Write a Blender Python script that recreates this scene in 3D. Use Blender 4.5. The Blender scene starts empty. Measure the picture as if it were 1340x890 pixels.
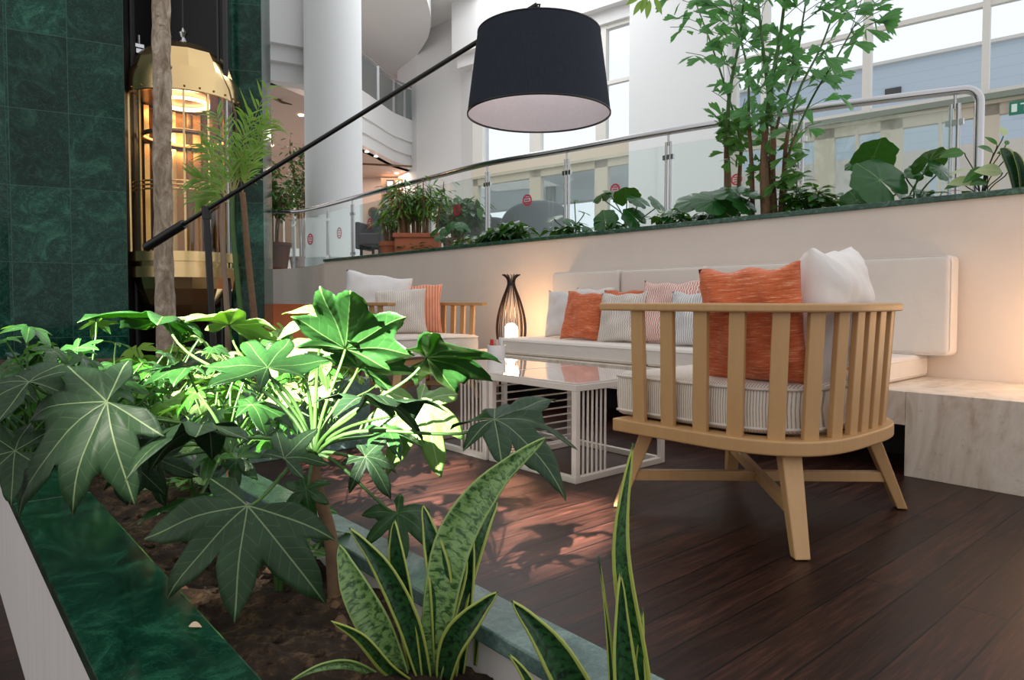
import bpy, bmesh, math, random
from mathutils import Vector, Matrix
rnd = random.Random(7)
C = bpy.context.scene.collection
PI = math.pi
# ------------------------------------------------------------------ camera frame
FPX, EYE, PITCH, SH = 900.0, 0.74, math.radians(2.0), 19.0
_a = math.radians(40.9)
F = Vector((-math.cos(_a), math.sin(_a), 0)); R = Vector((math.sin(_a), math.cos(_a), 0)); UP = Vector((0, 0, 1))
def ray(px, py):
    x = (px-670)/FPX; y = (445-SH-py)/FPX
    fw = math.cos(PITCH)+y*math.sin(PITCH); up = -math.sin(PITCH)+y*math.cos(PITCH)
    return F*fw+R*x+UP*up
EYEV = Vector((0, 0, EYE))
def at(px, py, d):                      # photo point at forward distance d
    r = ray(px, py); return EYEV + r*(d/r.dot(F))
def atY(px, py, Y):
    r = ray(px, py); return EYEV + r*(Y/r.y)
def atZ(px, py, Z):
    r = ray(px, py); return EYEV + r*((Z-EYE)/r.z)

# ------------------------------------------------------------------ tagging
def tag(o, label=None, cat=None, group=None, kind=None):
    if label: o['label'] = label
    if cat: o['category'] = cat
    if group: o['group'] = group
    if kind: o['kind'] = kind
    return o
def thing(name, loc, label, cat, group=None, rz=0):
    o = bpy.data.objects.new(name, None); C.objects.link(o); o.empty_display_size = .1
    o.location = loc; o.rotation_euler = (0, 0, rz)
    return tag(o, label, cat, group)
def copy_tree(o, parent=None):
    c = o.copy(); C.objects.link(c); c.parent = parent
    for ch in list(o.children): copy_tree(ch, c)
    return c

# ------------------------------------------------------------------ mesh builder
class MB:
    def __init__(s): s.v = []; s.f = []; s.uv = []; s.m = []
    def add(s, vs, fs, uvs=None, mi=0, M=None):
        b = len(s.v)
        if M is not None: vs = [M @ Vector(v) for v in vs]
        s.v += [tuple(v) for v in vs]
        for f in fs:
            s.f.append([i+b for i in f]); s.m.append(mi)
            s.uv.append([uvs[i] for i in f] if uvs else [(0, 0)]*len(f))
        return s
    def box(s, x0, x1, y0, y1, z0, z1, M=None, mi=0):
        vs = [(x0,y0,z0),(x1,y0,z0),(x1,y1,z0),(x0,y1,z0),(x0,y0,z1),(x1,y0,z1),(x1,y1,z1),(x0,y1,z1)]
        return s.add(vs, [(0,3,2,1),(4,5,6,7),(0,1,5,4),(1,2,6,5),(2,3,7,6),(3,0,4,7)], M=M, mi=mi)
    def bar(s, a, b, w, t, up=UP, w2=None, t2=None, mi=0):      # rectangular bar a->b
        a = Vector(a); b = Vector(b); d = (b-a).normalized()
        sd = d.cross(Vector(up)); sd = sd.normalized() if sd.length > 1e-4 else Vector((1,0,0)); n = sd.cross(d)
        w2 = w if w2 is None else w2; t2 = t if t2 is None else t2
        vs = []
        for p, ww, tt in ((a, w, t), (b, w2, t2)):
            vs += [p-sd*ww/2-n*tt/2, p+sd*ww/2-n*tt/2, p+sd*ww/2+n*tt/2, p-sd*ww/2+n*tt/2]
        return s.add(vs, [(0,3,2,1),(4,5,6,7),(0,1,5,4),(1,2,6,5),(2,3,7,6),(3,0,4,7)], mi=mi)
    def tube(s, pts, r, n=8, caps=True, closed=False, mi=0):
        pts = [Vector(p) for p in pts]; N = len(pts)
        rs = r if isinstance(r, (list, tuple)) else [r]*N
        vs = []; fs = []; uvs = []
        prev = None; L = 0
        for i, p in enumerate(pts):
            if closed: t = (pts[(i+1) % N]-pts[i-1]).normalized()
            else: t = (pts[min(i+1, N-1)]-pts[max(i-1, 0)]).normalized()
            if prev is None:
                sd = t.cross(UP) if abs(t.z) < .95 else t.cross(Vector((1,0,0)))
            else: sd = prev - t*prev.dot(t)
            sd.normalize(); prev = sd; n2 = t.cross(sd)
            if i: L += (p-pts[i-1]).length
            for k in range(n):
                a = 2*PI*k/n
                vs.append(p+(sd*math.cos(a)+n2*math.sin(a))*rs[i]); uvs.append((k/n, L))
        M = N if closed else N-1
        for i in range(M):
            for k in range(n):
                a = i*n+k; b = i*n+(k+1) % n; c = ((i+1) % N)*n+(k+1) % n; d = ((i+1) % N)*n+k
                fs.append((a, b, c, d))
        if caps and not closed:
            fs.append(tuple(range(n-1, -1, -1))); fs.append(tuple((N-1)*n+k for k in range(n)))
        return s.add(vs, fs, uvs, mi=mi)
    def lathe(s, prof, n=32, c=(0,0,0), cap=False, mi=0, M=None):
        c = Vector(c); vs = []; fs = []; uvs = []
        for (r, z) in prof:
            for k in range(n):
                a = 2*PI*k/n; vs.append(c+Vector((r*math.cos(a), r*math.sin(a), z))); uvs.append((k/n, z))
        for i in range(len(prof)-1):
            for k in range(n):
                fs.append((i*n+k, i*n+(k+1) % n, (i+1)*n+(k+1) % n, (i+1)*n+k))
        if cap:
            fs.append(tuple(range(n-1, -1, -1))); fs.append(tuple((len(prof)-1)*n+k for k in range(n)))
        return s.add(vs, fs, uvs, mi=mi, M=M)
    def prism(s, poly, z0, z1, M=None, mi=0):
        n = len(poly); vs = [(x, y, z0) for x, y in poly]+[(x, y, z1) for x, y in poly]
        fs = [tuple(range(n-1, -1, -1)), tuple(range(n, 2*n))]+[(i, (i+1) % n, n+(i+1) % n, n+i) for i in range(n)]
        return s.add(vs, fs, M=M, mi=mi)
    def ribbon(s, inner, outer, z0, z1, closed=False):          # solid band between two plan curves
        n = len(inner); vs = []
        for z in (z0, z1):
            for p in inner: vs.append((p[0], p[1], z))
            for p in outer: vs.append((p[0], p[1], z))
        fs = []; A = lambda k, i: k*n+i
        for i in range(n if closed else n-1):
            j = (i+1) % n
            fs += [(A(0,i),A(0,j),A(1,j),A(1,i)), (A(2,i),A(3,i),A(3,j),A(2,j)), (A(0,i),A(2,i),A(2,j),A(0,j)), (A(1,i),A(1,j),A(3,j),A(3,i))]
        if not closed:
            fs += [(A(0,0),A(1,0),A(3,0),A(2,0)), (A(0,n-1),A(2,n-1),A(3,n-1),A(1,n-1))]
        return s.add(vs, fs)
    def build(s, name, mat, parent=None, smooth=False, bevel=0, bseg=2, subsurf=0, M=None, auto=None):
        me = bpy.data.meshes.new(name); me.from_pydata(s.v, [], s.f)
        if M is not None: me.transform(M)
        ul = me.uv_layers.new(name='UVMap')
        flat = [c for f in s.uv for uv in f for c in uv]
        ul.data.foreach_set('uv', flat)
        mats = mat if isinstance(mat, (list, tuple)) else [mat]
        for m in mats: me.materials.append(m)
        if len(mats) > 1: me.polygons.foreach_set('material_index', s.m)
        bm = bmesh.new(); bm.from_mesh(me); bmesh.ops.recalc_face_normals(bm, faces=bm.faces); bm.to_mesh(me); bm.free()
        if smooth: me.polygons.foreach_set('use_smooth', [True]*len(me.polygons))
        if auto: me.set_sharp_from_angle(angle=math.radians(auto))
        me.update()
        o = bpy.data.objects.new(name, me); C.objects.link(o)
        if parent: o.parent = parent
        if bevel:
            b = o.modifiers.new('b', 'BEVEL'); b.width = bevel; b.segments = bseg; b.limit_method = 'ANGLE'; b.angle_limit = math.radians(40)
        if subsurf:
            q = o.modifiers.new('s', 'SUBSURF'); q.levels = q.render_levels = subsurf
        return o

# ------------------------------------------------------------------ materials
def lin(c):
    return tuple((x/255/12.92 if x/255 <= .04045 else ((x/255+.055)/1.055)**2.4) for x in c)+(1,)
class NT:
    def __init__(s, name):
        s.m = bpy.data.materials.new(name); s.m.use_nodes = True; s.t = s.m.node_tree; s.n = s.t.nodes; s.n.clear()
        s.out = s.n.new('ShaderNodeOutputMaterial')
    def nd(s, typ, **kw):
        n = s.n.new('ShaderNode'+typ)
        for k, v in kw.items():
            if k in ('ins',):
                for kk, vv in v.items(): s.put(n, kk, vv)
            else: setattr(n, k, v)
        return n
    def put(s, n, k, v):
        if isinstance(v, bpy.types.NodeSocket): s.t.links.new(v, n.inputs[k])
        else: n.inputs[k].default_value = v
    def coord(s, kind='Object', scale=(1,1,1), rot=(0,0,0)):
        tc = s.nd('TexCoord'); mp = s.nd('Mapping', ins={'Vector': tc.outputs[kind]})
        mp.inputs['Scale'].default_value = scale; mp.inputs['Rotation'].default_value = rot
        return mp.outputs[0]
    def world(s, scale=(1,1,1), rot=(0,0,0)):
        g = s.nd('NewGeometry'); mp = s.nd('Mapping', ins={'Vector': g.outputs['Position']})
        mp.inputs['Scale'].default_value = scale; mp.inputs['Rotation'].default_value = rot
        return mp.outputs[0]
    def noise(s, vec, scale, detail=4, rough=.55, dist=0):
        n = s.nd('TexNoise', ins={'Vector': vec, 'Scale': scale, 'Detail': detail, 'Roughness': rough, 'Distortion': dist})
        return n.outputs['Fac']
    def ramp(s, fac, stops, interp='LINEAR'):
        r = s.nd('ValToRGB', ins={'Fac': fac}); r.color_ramp.interpolation = interp
        e = r.color_ramp.elements
        while len(e) < len(stops): e.new(.5)
        for i, (p, c) in enumerate(stops):
            e[i].position = p; e[i].color = c if len(c) == 4 else lin(c)
        return r.outputs[0]
    def mix(s, fac, a, b, mode='MIX'):
        n = s.nd('Mix', data_type='RGBA', blend_type=mode)
        s.put(n, 0, fac); s.put(n, 6, a); s.put(n, 7, b)
        return n.outputs[2]
    def math(s, op, a, b=0.0, c=0.0):
        n = s.nd('Math', operation=op); s.put(n, 0, a); s.put(n, 1, b); s.put(n, 2, c)
        return n.outputs[0]
    def bump(s, h, strength=.2, dist=.01):
        return s.nd('Bump', ins={'Height': h, 'Strength': strength, 'Distance': dist}).outputs[0]
    def pbr(s, col, rough=.5, metal=0, normal=None, **kw):
        b = s.nd('BsdfPrincipled'); s.put(b, 'Base Color', col if not isinstance(col, tuple) or len(col) == 4 else lin(col))
        s.put(b, 'Roughness', rough); s.put(b, 'Metallic', metal)
        if normal is not None: s.put(b, 'Normal', normal)
        for k, v in kw.items(): s.put(b, k.replace('_', ' '), v)
        return b
    def done(s, sh):
        s.t.links.new(sh.outputs[0] if hasattr(sh, 'outputs') else sh, s.out.inputs[0]); return s.m
def m_plain(name, col, rough=.5, metal=0, nscale=0, nstr=.1, var=0, **kw):
    t = NT(name); v = t.coord()
    nf = t.noise(v, nscale or 20, 3)
    c = t.mix(nf, lin(tuple(x*(1-var) for x in col)), lin(tuple(min(255, x*(1+var)) for x in col))) if var else lin(col)
    nb = t.bump(nf, nstr, .004) if nscale else None
    return t.done(t.pbr(c, rough, metal, nb, **kw))
M = {}
def marble(name, dark, mid, light, scale=3.0, rough=.12, tiles=None):
    t = NT(name); v = t.world()
    w = t.noise(v, scale*.7, 5, .6, 1.2)
    n1 = t.noise(v, scale, 8, .68, 2.5)
    c = t.ramp(n1, [(.30, dark), (.52, mid), (.72, light)])
    n2 = t.noise(v, scale*2.3, 6, .6, 3.5)
    vein = t.ramp(t.math('ABSOLUTE', t.math('SUBTRACT', n2, .5)), [(0, (255,)*3), (.018, (70,)*3), (.05, (0,)*3)])
    c = t.mix(t.math('MULTIPLY', vein, .35), c, lin(light))
    n3 = t.noise(v, scale*5, 6, .7, 4)
    vein2 = t.ramp(t.math('ABSOLUTE', t.math('SUBTRACT', n3, .5)), [(0, (255,)*3), (.03, (0,)*3)])
    c = t.mix(t.math('MULTIPLY', vein2, .45), c, lin(tuple(x*.45 for x in dark)))
    return t, v, c
t, v, c = marble('green_marble', (6,26,20), (14,56,40), (46,98,74), 7)
M['marble'] = t.done(t.pbr(c, .13, Specular_IOR_Level=.3))
t, v, c = marble('green_marble_pale', (60,84,80), (92,116,110), (128,150,142), 6)
M['marble_pale'] = t.done(t.pbr(c, .22))
t, v, c = marble('green_marble_edge', (20,46,38), (44,82,66), (104,140,122), 14)
M['marble_edge'] = t.done(t.pbr(c, .25))
def marble_tiles():
    t = NT('green_marble_tiles')
    uv = t.nd('TexCoord').outputs['UV']
    br = t.nd('TexBrick', offset=0.0, ins={'Vector': uv, 'Scale': 1.0, 'Mortar Size': .004, 'Mortar Smooth': .2, 'Bias': 0.0,
              'Brick Width': .66, 'Row Height': .93, 'Color1': (.0, .0, .0, 1), 'Color2': (1, 1, 1, 1), 'Mortar': (.5, .5, .5, 1)})
    tv = br.outputs['Color']
    add = t.nd('VectorMath', operation='MULTIPLY_ADD', ins={0: tv, 1: (7, 3, 5), 2: t.world()})
    vv = add.outputs[0]
    n1 = t.noise(vv, 2.6, 10, .75, 1.2)
    c = t.ramp(n1, [(.30, (4,30,25)), (.52, (12,62,49)), (.72, (58,112,92))])
    n2 = t.noise(vv, 6, 8, .65, 2.2)
    vein = t.ramp(t.math('ABSOLUTE', t.math('SUBTRACT', n2, .5)), [(0, (255,)*3), (.012, (80,)*3), (.04, (0,)*3)])
    c = t.mix(t.math('MULTIPLY', vein, .38), c, lin((104,140,122)))
    n3 = t.noise(vv, 9, 6, .7, 4)
    vein2 = t.ramp(t.math('ABSOLUTE', t.math('SUBTRACT', n3, .5)), [(0, (255,)*3), (.03, (0,)*3)])
    c = t.mix(t.math('MULTIPLY', vein2, .6), c, lin((5,20,18)))
    hsv = t.nd('HueSaturation', ins={'Color': c, 'Value': t.math('MULTIPLY_ADD', tv, .7, .6)})
    c = t.mix(br.outputs['Fac'], hsv.outputs[0], lin((60,92,80)))
    M['marble_tiles'] = t.done(t.pbr(c, .10, Specular_IOR_Level=.22, normal=t.bump(t.math('SUBTRACT', 1.0, br.outputs['Fac']), .3, .003)))
marble_tiles()
def plaster(name, col, var=.05, bump=.15, sc=3):
    t = NT(name); v = t.world()
    a = t.noise(v, sc, 6, .65, .6); b = t.noise(v, sc*14, 4, .6)
    c = t.mix(a, lin(tuple(x*(1-var) for x in col)), lin(tuple(min(255, x*(1+var)) for x in col)))
    M[name] = t.done(t.pbr(c, .85, normal=t.bump(t.mix(.5, a, b), bump, .006)))
plaster('wall_beige', (224,212,202), .04); plaster('white_wall', (226,226,226), .012, .05); plaster('white_column', (228,230,231), .008, .03)
plaster('warm_ceiling', (214,190,178), .02, .03); plaster('brown_wall', (150,122,104), .05)
plaster('terrace_tile', (176,170,162), .05)
def floor_mat():
    t = NT('wood_planks'); v = t.world(rot=(0, 0, PI/2))
    br = t.nd('TexBrick', offset=.37, offset_frequency=2, ins={'Vector': v, 'Scale': 1.0, 'Mortar Size': .0028, 'Mortar Smooth': .1, 'Bias': 0.0,
              'Brick Width': 1.9, 'Row Height': .108, 'Color1': (0, 0, 0, 1), 'Color2': (1, 1, 1, 1), 'Mortar': (.5, .5, .5, 1)})
    tv = br.outputs['Color']
    vv = t.nd('VectorMath', operation='MULTIPLY_ADD', ins={0: tv, 1: (9, 13, 5), 2: v}).outputs[0]
    st = t.nd('Mapping', ins={'Vector': vv}); st.inputs['Scale'].default_value = (1.1, 13, 1)
    g = t.noise(st.outputs[0], 3.0, 8, .62, 1.3)
    st2 = t.nd('Mapping', ins={'Vector': vv}); st2.inputs['Scale'].default_value = (3.0, 90, 1)
    g2 = t.noise(st2.outputs[0], 2.5, 4, .6)
    c = t.ramp(g, [(.28, (22,12,10)), (.5, (50,29,23)), (.75, (82,48,36))])
    c = t.mix(t.ramp(g2, [(.42, (0,)*3), (.75, (255,)*3)]), c, lin((34,18,14)))
    hsv = t.nd('HueSaturation', ins={'Color': c, 'Value': t.math('MULTIPLY_ADD', tv, .9, .6)}).outputs[0]
    c = t.mix(br.outputs['Fac'], hsv, lin((8,5,4)))
    h = t.mix(.75, g2, t.math('SUBTRACT', 1.0, br.outputs['Fac']))
    M['floor'] = t.done(t.pbr(c, t.math('MULTIPLY_ADD', g, .18, .30), Specular_IOR_Level=.22, normal=t.bump(h, .25, .004)))
floor_mat()
def wood(name, a, b, rough=.45, sc=1.0):
    t = NT(name); v = t.coord(scale=(1, 1, .12))
    g = t.noise(v, 42*sc, 5, .6, .4); g2 = t.noise(t.coord(), 3, 3)
    c = t.mix(g, lin(a), lin(b)); c = t.mix(t.math('MULTIPLY', g2, .35), c, lin(a))
    M[name] = t.done(t.pbr(c, rough, normal=t.bump(g, .06, .002)))
wood('oak', (184,140,92), (202,162,114)); wood('bark_pole', (120,96,76), (170,150,130), .8); wood('lamp_wood', (30,20,16), (58,38,28), .35)
def travertine():
    t = NT('travertine'); v = t.world(scale=(1.6, 1.0, .55))
    a = t.noise(v, 3.2, 8, .7, 2.2); b = t.noise(t.world(), 40, 4, .7)
    c = t.ramp(a, [(.28, (190,168,146)), (.45, (218,204,188)), (.62, (232,221,208)), (.8, (206,188,168))])
    pits = t.ramp(b, [(.30, (0,)*3), (.40, (255,)*3)])
    c = t.mix(t.math('MULTIPLY', t.math('SUBTRACT', 1.0, pits), .25), c, lin((150,128,104)))
    M['travertine'] = t.done(t.pbr(c, .42, normal=t.bump(t.mix(.5, a, pits), .15, .004)))
travertine()
def fabric(name, col, var=.06, weave=500, rough=.9, bump=.2, sheen=.2):
    t = NT(name); v = t.coord()
    a = t.noise(v, 4, 3); w = t.noise(v, weave, 2, .5); wr = t.noise(v, 9, 3, .5, .8)
    c = t.mix(t.mix(.5, a, w), lin(tuple(x*(1-var) for x in col)), lin(tuple(min(255, x*(1+var)) for x in col)))
    n = t.bump(w, bump, .001); n2 = t.nd('Bump', ins={'Height': wr, 'Strength': .25, 'Distance': .02, 'Normal': n}).outputs[0]
    M[name] = t.done(t.pbr(c, rough, normal=n2, Sheen_Weight=sheen))
fabric('sofa_fabric', (224,216,208)); fabric('white_linen', (228,221,216)); fabric('pale_blue_linen', (216,213,212)); fabric('grey_felt', (120,124,130)); fabric('dark_grey_felt', (92,92,96))
def heather(name, base, fleck, dark, axis=(6, 90, 90)):
    t = NT(name); v = t.coord(scale=axis)
    a = t.noise(v, 2.2, 4, .8, .2); b = a
    c = t.ramp(a, [(.36, dark), (.46, base), (.55, base), (.66, fleck)])
    M[name] = t.done(t.pbr(c, .9, normal=t.bump(a, .5, .003), Sheen_Weight=.2))
heather('orange_weave', (206,104,60), (238,176,142), (170,72,32), (7, 7, 120))
def stripes(name, base, line, freq, axis='UVx', duty=.35, wob=0, bump=.4, coord='UV'):
    t = NT(name); tc = t.nd('TexCoord')
    sep = t.nd('SeparateXYZ', ins={0: tc.outputs[coord]})
    x = sep.outputs[0 if axis.endswith('x') else (1 if axis.endswith('y') else 2)]; y = sep.outputs[1 if axis.endswith('x') else 0]
    if wob:
        tri = t.math('PINGPONG', t.math('MULTIPLY', y, freq*.55), .5)
        x = t.math('ADD', x, t.math('MULTIPLY', tri, wob/freq))
    f = t.math('FRACT', t.math('MULTIPLY', x, freq))
    k = t.ramp(f, [(0, (255,)*3), (duty*.8, (255,)*3), (duty, (0,)*3), (.93, (0,)*3), (1, (255,)*3)])
    n = t.noise(t.coord(), 60, 3, .7)
    c = t.mix(t.math('MULTIPLY', k, t.math('MULTIPLY_ADD', n, .8, .4)), lin(base), lin(line))
    wr = t.noise(t.coord(), 8, 3, .5, .8)
    nn = t.bump(k, -bump*.5, .002); n2 = t.nd('Bump', ins={'Height': wr, 'Strength': .2, 'Distance': .02, 'Normal': nn}).outputs[0]
    M[name] = t.done(t.pbr(c, .9, normal=n2, Sheen_Weight=.2))
stripes('pinstripe', (232,223,212), (150,128,112), 118, duty=.3, coord='Object', axis='Objx')
stripes('ribbed_white', (222,214,206), (168,156,146), 70, wob=.6, duty=.4)
stripes('red_stripe', (232,214,206), (198,84,60), 62, wob=.8, duty=.42)
stripes('blue_stripe', (222,220,218), (140,142,152), 70, duty=.35)
stripes('orange_rib', (232,170,140), (204,106,74), 42, duty=.5, bump=1.5)
M['white_metal'] = m_plain('white_metal', (222,212,204), .35)
M['black_metal'] = m_plain('black_metal', (18,18,20), .38, .2)
M['dark_plastic'] = m_plain('dark_plastic', (38,40,42), .6)
M['steel'] = m_plain('polished_steel', (190,190,192), .18, 1)
M['steel_bright'] = m_plain('brushed_steel', (205,206,208), .3, .9)
def brass():
    t = NT('brass'); v = t.coord(scale=(1, 1, 60))
    n = t.noise(v, 8, 3)
    M['brass'] = t.done(t.pbr(lin((226,194,140)), t.math('MULTIPLY_ADD', n, .12, .16), 1, t.bump(n, .03, .001)))
brass()
M['dark_brass'] = m_plain('dark_brass', (150,112,66), .25, 1)
M['shaft_black'] = m_plain('shaft_black', (9,9,10), .5)
M['white_frame'] = m_plain('white_frame', (224,222,216), .5)
M['beige_frame'] = m_plain('beige_frame', (206,198,180), .5)
M['terracotta'] = m_plain('terracotta', (168,96,66), .75, nscale=12, var=.08)
M['brown_pot'] = m_plain('brown_pot', (104,58,42), .6, nscale=12, var=.08)
M['ceramic'] = m_plain('white_ceramic', (226,222,222), .25)
M['red'] = m_plain('red_plastic', (190,22,24), .35)
M['sticker'] = m_plain('red_sticker', (196,50,74), .5)
M['orange_panel'] = m_plain('orange_wood_panel', (176,92,44), .5, nscale=5, var=.1)
M['panel_white'] = None
def panel_white():
    t = NT('whitewashed_panel'); v = t.world(scale=(9, 9, 1.1))
    n = t.noise(v, 3, 5, .6); c = t.mix(n, lin((206,200,196)), lin((234,229,225)))
    M['panel_white'] = t.done(t.pbr(c, .5))
panel_white()
def thin_glass(name, tint=(1,1,1,1), gloss=.9, base=.04, milk=0):
    t = NT(name)
    lw = t.nd('LayerWeight', ins={'Blend': .5}); fr = t.nd('Math', operation='MULTIPLY_ADD'); t.put(fr, 0, t.math('POWER', lw.outputs['Facing'], 4.0)); t.put(fr, 1, .9); t.put(fr, 2, .04)
    tr = t.nd('BsdfTransparent', ins={'Color': tint}); gl = t.nd('BsdfGlossy', ins={'Roughness': .03, 'Color': (.9, .95, .95, 1)})
    mx = t.nd('MixShader', ins={0: t.math('MULTIPLY', fr.outputs[0], gloss), 1: tr.outputs[0], 2: gl.outputs[0]})
    if milk:
        df = t.nd('BsdfDiffuse', ins={'Color': (.8, .85, .85, 1)})
        mx = t.nd('MixShader', ins={0: milk, 1: mx.outputs[0], 2: df.outputs[0]})
    M[name] = t.done(mx)
thin_glass('rail_glass', (.93, .97, .96, 1), 1.0, milk=.045); thin_glass('grey_glass', (.55, .60, .60, 1), 1.0, milk=.10); thin_glass('window_glass', (.96, .98, 1, 1), .6); thin_glass('amber_glass', (.93, .84, .68, 1), 1.6)
def emit(name, col, s, base=None):
    t = NT(name); e = t.pbr(lin(col), .5); t.put(e, 'Emission Color', lin(col)); t.put(e, 'Emission Strength', s); M[name] = t.done(e)
emit('bulb', (255,238,214), 6.0); emit('ring_light', (255,222,184), 4); emit('spot', (255,228,200), 5); emit('ring_reflection', (255,170,100), 3)
def black_fabric():
    t = NT('black_lamp_fabric'); tc = t.nd('TexCoord'); mp = t.nd('Mapping', ins={'Vector': tc.outputs['UV']}); mp.inputs['Scale'].default_value = (1, 30, 1)
    mp2 = t.nd('Mapping', ins={'Vector': tc.outputs['UV']}); mp2.inputs['Scale'].default_value = (160, 6, 1)
    a = t.noise(mp.outputs[0], 18, 4, .7); b = t.noise(mp2.outputs[0], 3, 3, .7)
    c = t.mix(t.mix(.5, a, b), lin((14,17,24)), lin((58,64,76)))
    M['shade_black'] = t.done(t.pbr(c, .85, Specular_IOR_Level=.15, normal=t.bump(t.mix(.5, a, b), .4, .001)))
black_fabric()
M['shade_white'] = m_plain('shade_inner_white', (206,200,204), .8, nscale=60, var=.03)
def soil():
    t = NT('soil'); v = t.world()
    a = t.noise(v, 30, 8, .75); b = t.noise(v, 7, 5, .6)
    c = t.ramp(a, [(.3, (22,14,9)), (.52, (78,56,38)), (.72, (176,138,96))]); c = t.mix(t.math('MULTIPLY', b, .6), c, lin((52,36,24)))
    M['soil'] = t.done(t.pbr(c, .95, normal=t.bump(a, 1.0, .02)))
soil()
def leaf_mat(name, dark, light, vein, trans=(96,150,44), tw=.42, rough=.34, vw=.006, sidev=True, spec=.5):
    # UV.x = distance from the nearest midrib, UV.y = distance from the leaf base (leaf lengths)
    t = NT(name); uv = t.nd('TexCoord').outputs['UV']; sep = t.nd('SeparateXYZ', ins={0: uv}); u, w = sep.outputs[0], sep.outputs[1]
    n = t.noise(t.coord(), 24, 4, .6)
    c = t.mix(n, lin(dark), lin(light))
    au = t.math('ABSOLUTE', u)
    mid = t.math('LESS_THAN', au, vw)
    fac = mid; h = t.math('SUBTRACT', 1.0, t.math('MINIMUM', t.math('MULTIPLY', au, 12), 1.0))
    if sidev:
        sv = t.math('PINGPONG', t.math('SUBTRACT', t.math('MULTIPLY', w, 9), t.math('MULTIPLY', au, 10)), .5)
        fac = t.math('MAXIMUM', fac, t.math('MULTIPLY', t.math('LESS_THAN', sv, .03), .22)); h = t.math('ADD', t.math('MULTIPLY', sv, .3), h)
    c = t.mix(fac, c, lin(vein))
    b = t.pbr(c, rough, normal=t.bump(h, .35, .004), Specular_IOR_Level=spec)
    tl = t.nd('BsdfTranslucent', ins={'Color': t.mix(t.math('MULTIPLY', fac, .7), lin(trans), lin(tuple(x*.6 for x in trans)))})
    mx = t.nd('MixShader', ins={0: tw, 1: b.outputs[0], 2: tl.outputs[0]})
    M[name] = t.done(mx)
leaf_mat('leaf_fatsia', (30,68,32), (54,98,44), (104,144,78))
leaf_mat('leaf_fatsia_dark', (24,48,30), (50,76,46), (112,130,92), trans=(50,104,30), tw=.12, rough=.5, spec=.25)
leaf_mat('leaf_fatsia_light', (92,138,66), (136,172,98), (196,212,156), trans=(160,196,84), tw=.4)  # paler fatsia copy; sunlight on the sunlit leaves is put into the colour
leaf_mat('leaf_green', (30,86,24), (66,128,40), (120,165,80), tw=.3)
leaf_mat('leaf_deep', (14,54,20), (34,86,34), (96,140,80), tw=.2, rough=.28)
leaf_mat('leaf_palm', (96,138,58), (150,176,90), (170,190,110), trans=(150,200,70), tw=.4, sidev=False, vw=.001)
leaf_mat('leaf_fish', (60,112,72), (120,164,116), (120,170,90), trans=(110,190,80), tw=.35, sidev=False, vw=.001)  # backlight and haze are put into this pale leaf green
leaf_mat('leaf_round', (20,66,30), (46,104,46), (140,180,110), tw=.15, rough=.25, vw=.006, sidev=False)
leaf_mat('leaf_cream', (176,196,140), (206,216,170), (226,230,190), trans=(200,220,120), tw=.3)
M['stem_green'] = m_plain('stem_green', (62,98,40), .5, nscale=30, var=.15)
M['stem_dark'] = m_plain('stem_dark', (52,60,34), .6, nscale=30, var=.2)
M['stem_brown'] = m_plain('stem_brown', (108,82,58), .8, nscale=40, nstr=.5, var=.25)
M['stem_yellow'] = m_plain('stem_yellow', (150,146,84), .6, nscale=30, var=.15)
def trunk_mat():
    t = NT('pale_trunk_bark'); v = t.coord(scale=(1, 1, .5))
    a = t.noise(v, 16, 7, .7, .6); b = t.noise(t.coord(), 6, 4, .6, 1.0)
    c = t.ramp(a, [(.3, (96,80,66)), (.5, (150,134,116)), (.7, (196,184,168))]); c = t.mix(t.ramp(b, [(.5, (0,)*3), (.65, (120,)*3)]), c, lin((110,84,62)))
    M['trunk'] = t.done(t.pbr(c, .9, normal=t.bump(a, .7, .01)))
trunk_mat()
def sans(name, dark, mid, edge, margin=.86):
    t = NT(name); uv = t.nd('TexCoord').outputs['UV']; sep = t.nd('SeparateXYZ', ins={0: uv}); u, w = sep.outputs[0], sep.outputs[1]
    mp = t.nd('Mapping', ins={'Vector': uv}); mp.inputs['Scale'].default_value = (.8, 26, 1)
    a = t.noise(mp.outputs[0], 2.0, 4, .6, .9)
    c = t.ramp(a, [(.40, dark), (.56, mid)])
    e = t.math('ADD', t.math('ABSOLUTE', u), t.math('MULTIPLY', t.math('SUBTRACT', t.noise(mp.outputs[0], .4, 2), .5), .12))
    c = t.mix(t.ramp(e, [(margin-.02, (0,)*3), (margin+.02, (255,)*3)]), c, lin(edge))
    b = t.pbr(c, .32, normal=t.bump(a, .15, .002)); tl = t.nd('BsdfTranslucent', ins={'Color': lin((120,160,60))})
    M[name] = t.done(t.nd('MixShader', ins={0: .1, 1: b.outputs[0], 2: tl.outputs[0]}))
sans('snake_dark', (14,38,22), (40,84,44), (168,180,88)); sans('snake_light', (48,86,40), (128,162,96), (146,172,96), .95); sans('snake_narrow', (20,52,26), (58,104,50), (168,180,84), .78)

# ================================================================== SETTING
def st(o): return tag(o, kind='structure')
mb = MB(); mb.box(-16, 4, -4, 4.2, -.05, 0); st(mb.build('floor', M['floor']))
YW = 3.87
def slab(name, x0, x1, y0, y1, z0, z1, mat, **k): return st(MB().box(x0, x1, y0, y1, z0, z1).build(name, mat, **k))
slab('wall_back', -8.05, 3, YW, YW+.12, 0, 1.235, M['wall_beige'])
slab('trim_1', -8.05, 3, YW-.02, YW+.16, 1.235, 1.265, M['marble_edge'], bevel=.004)
slab('wall_retaining', -8.05, 3, 4.42, 4.5, .6, 1.25, M['wall_beige'])
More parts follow.
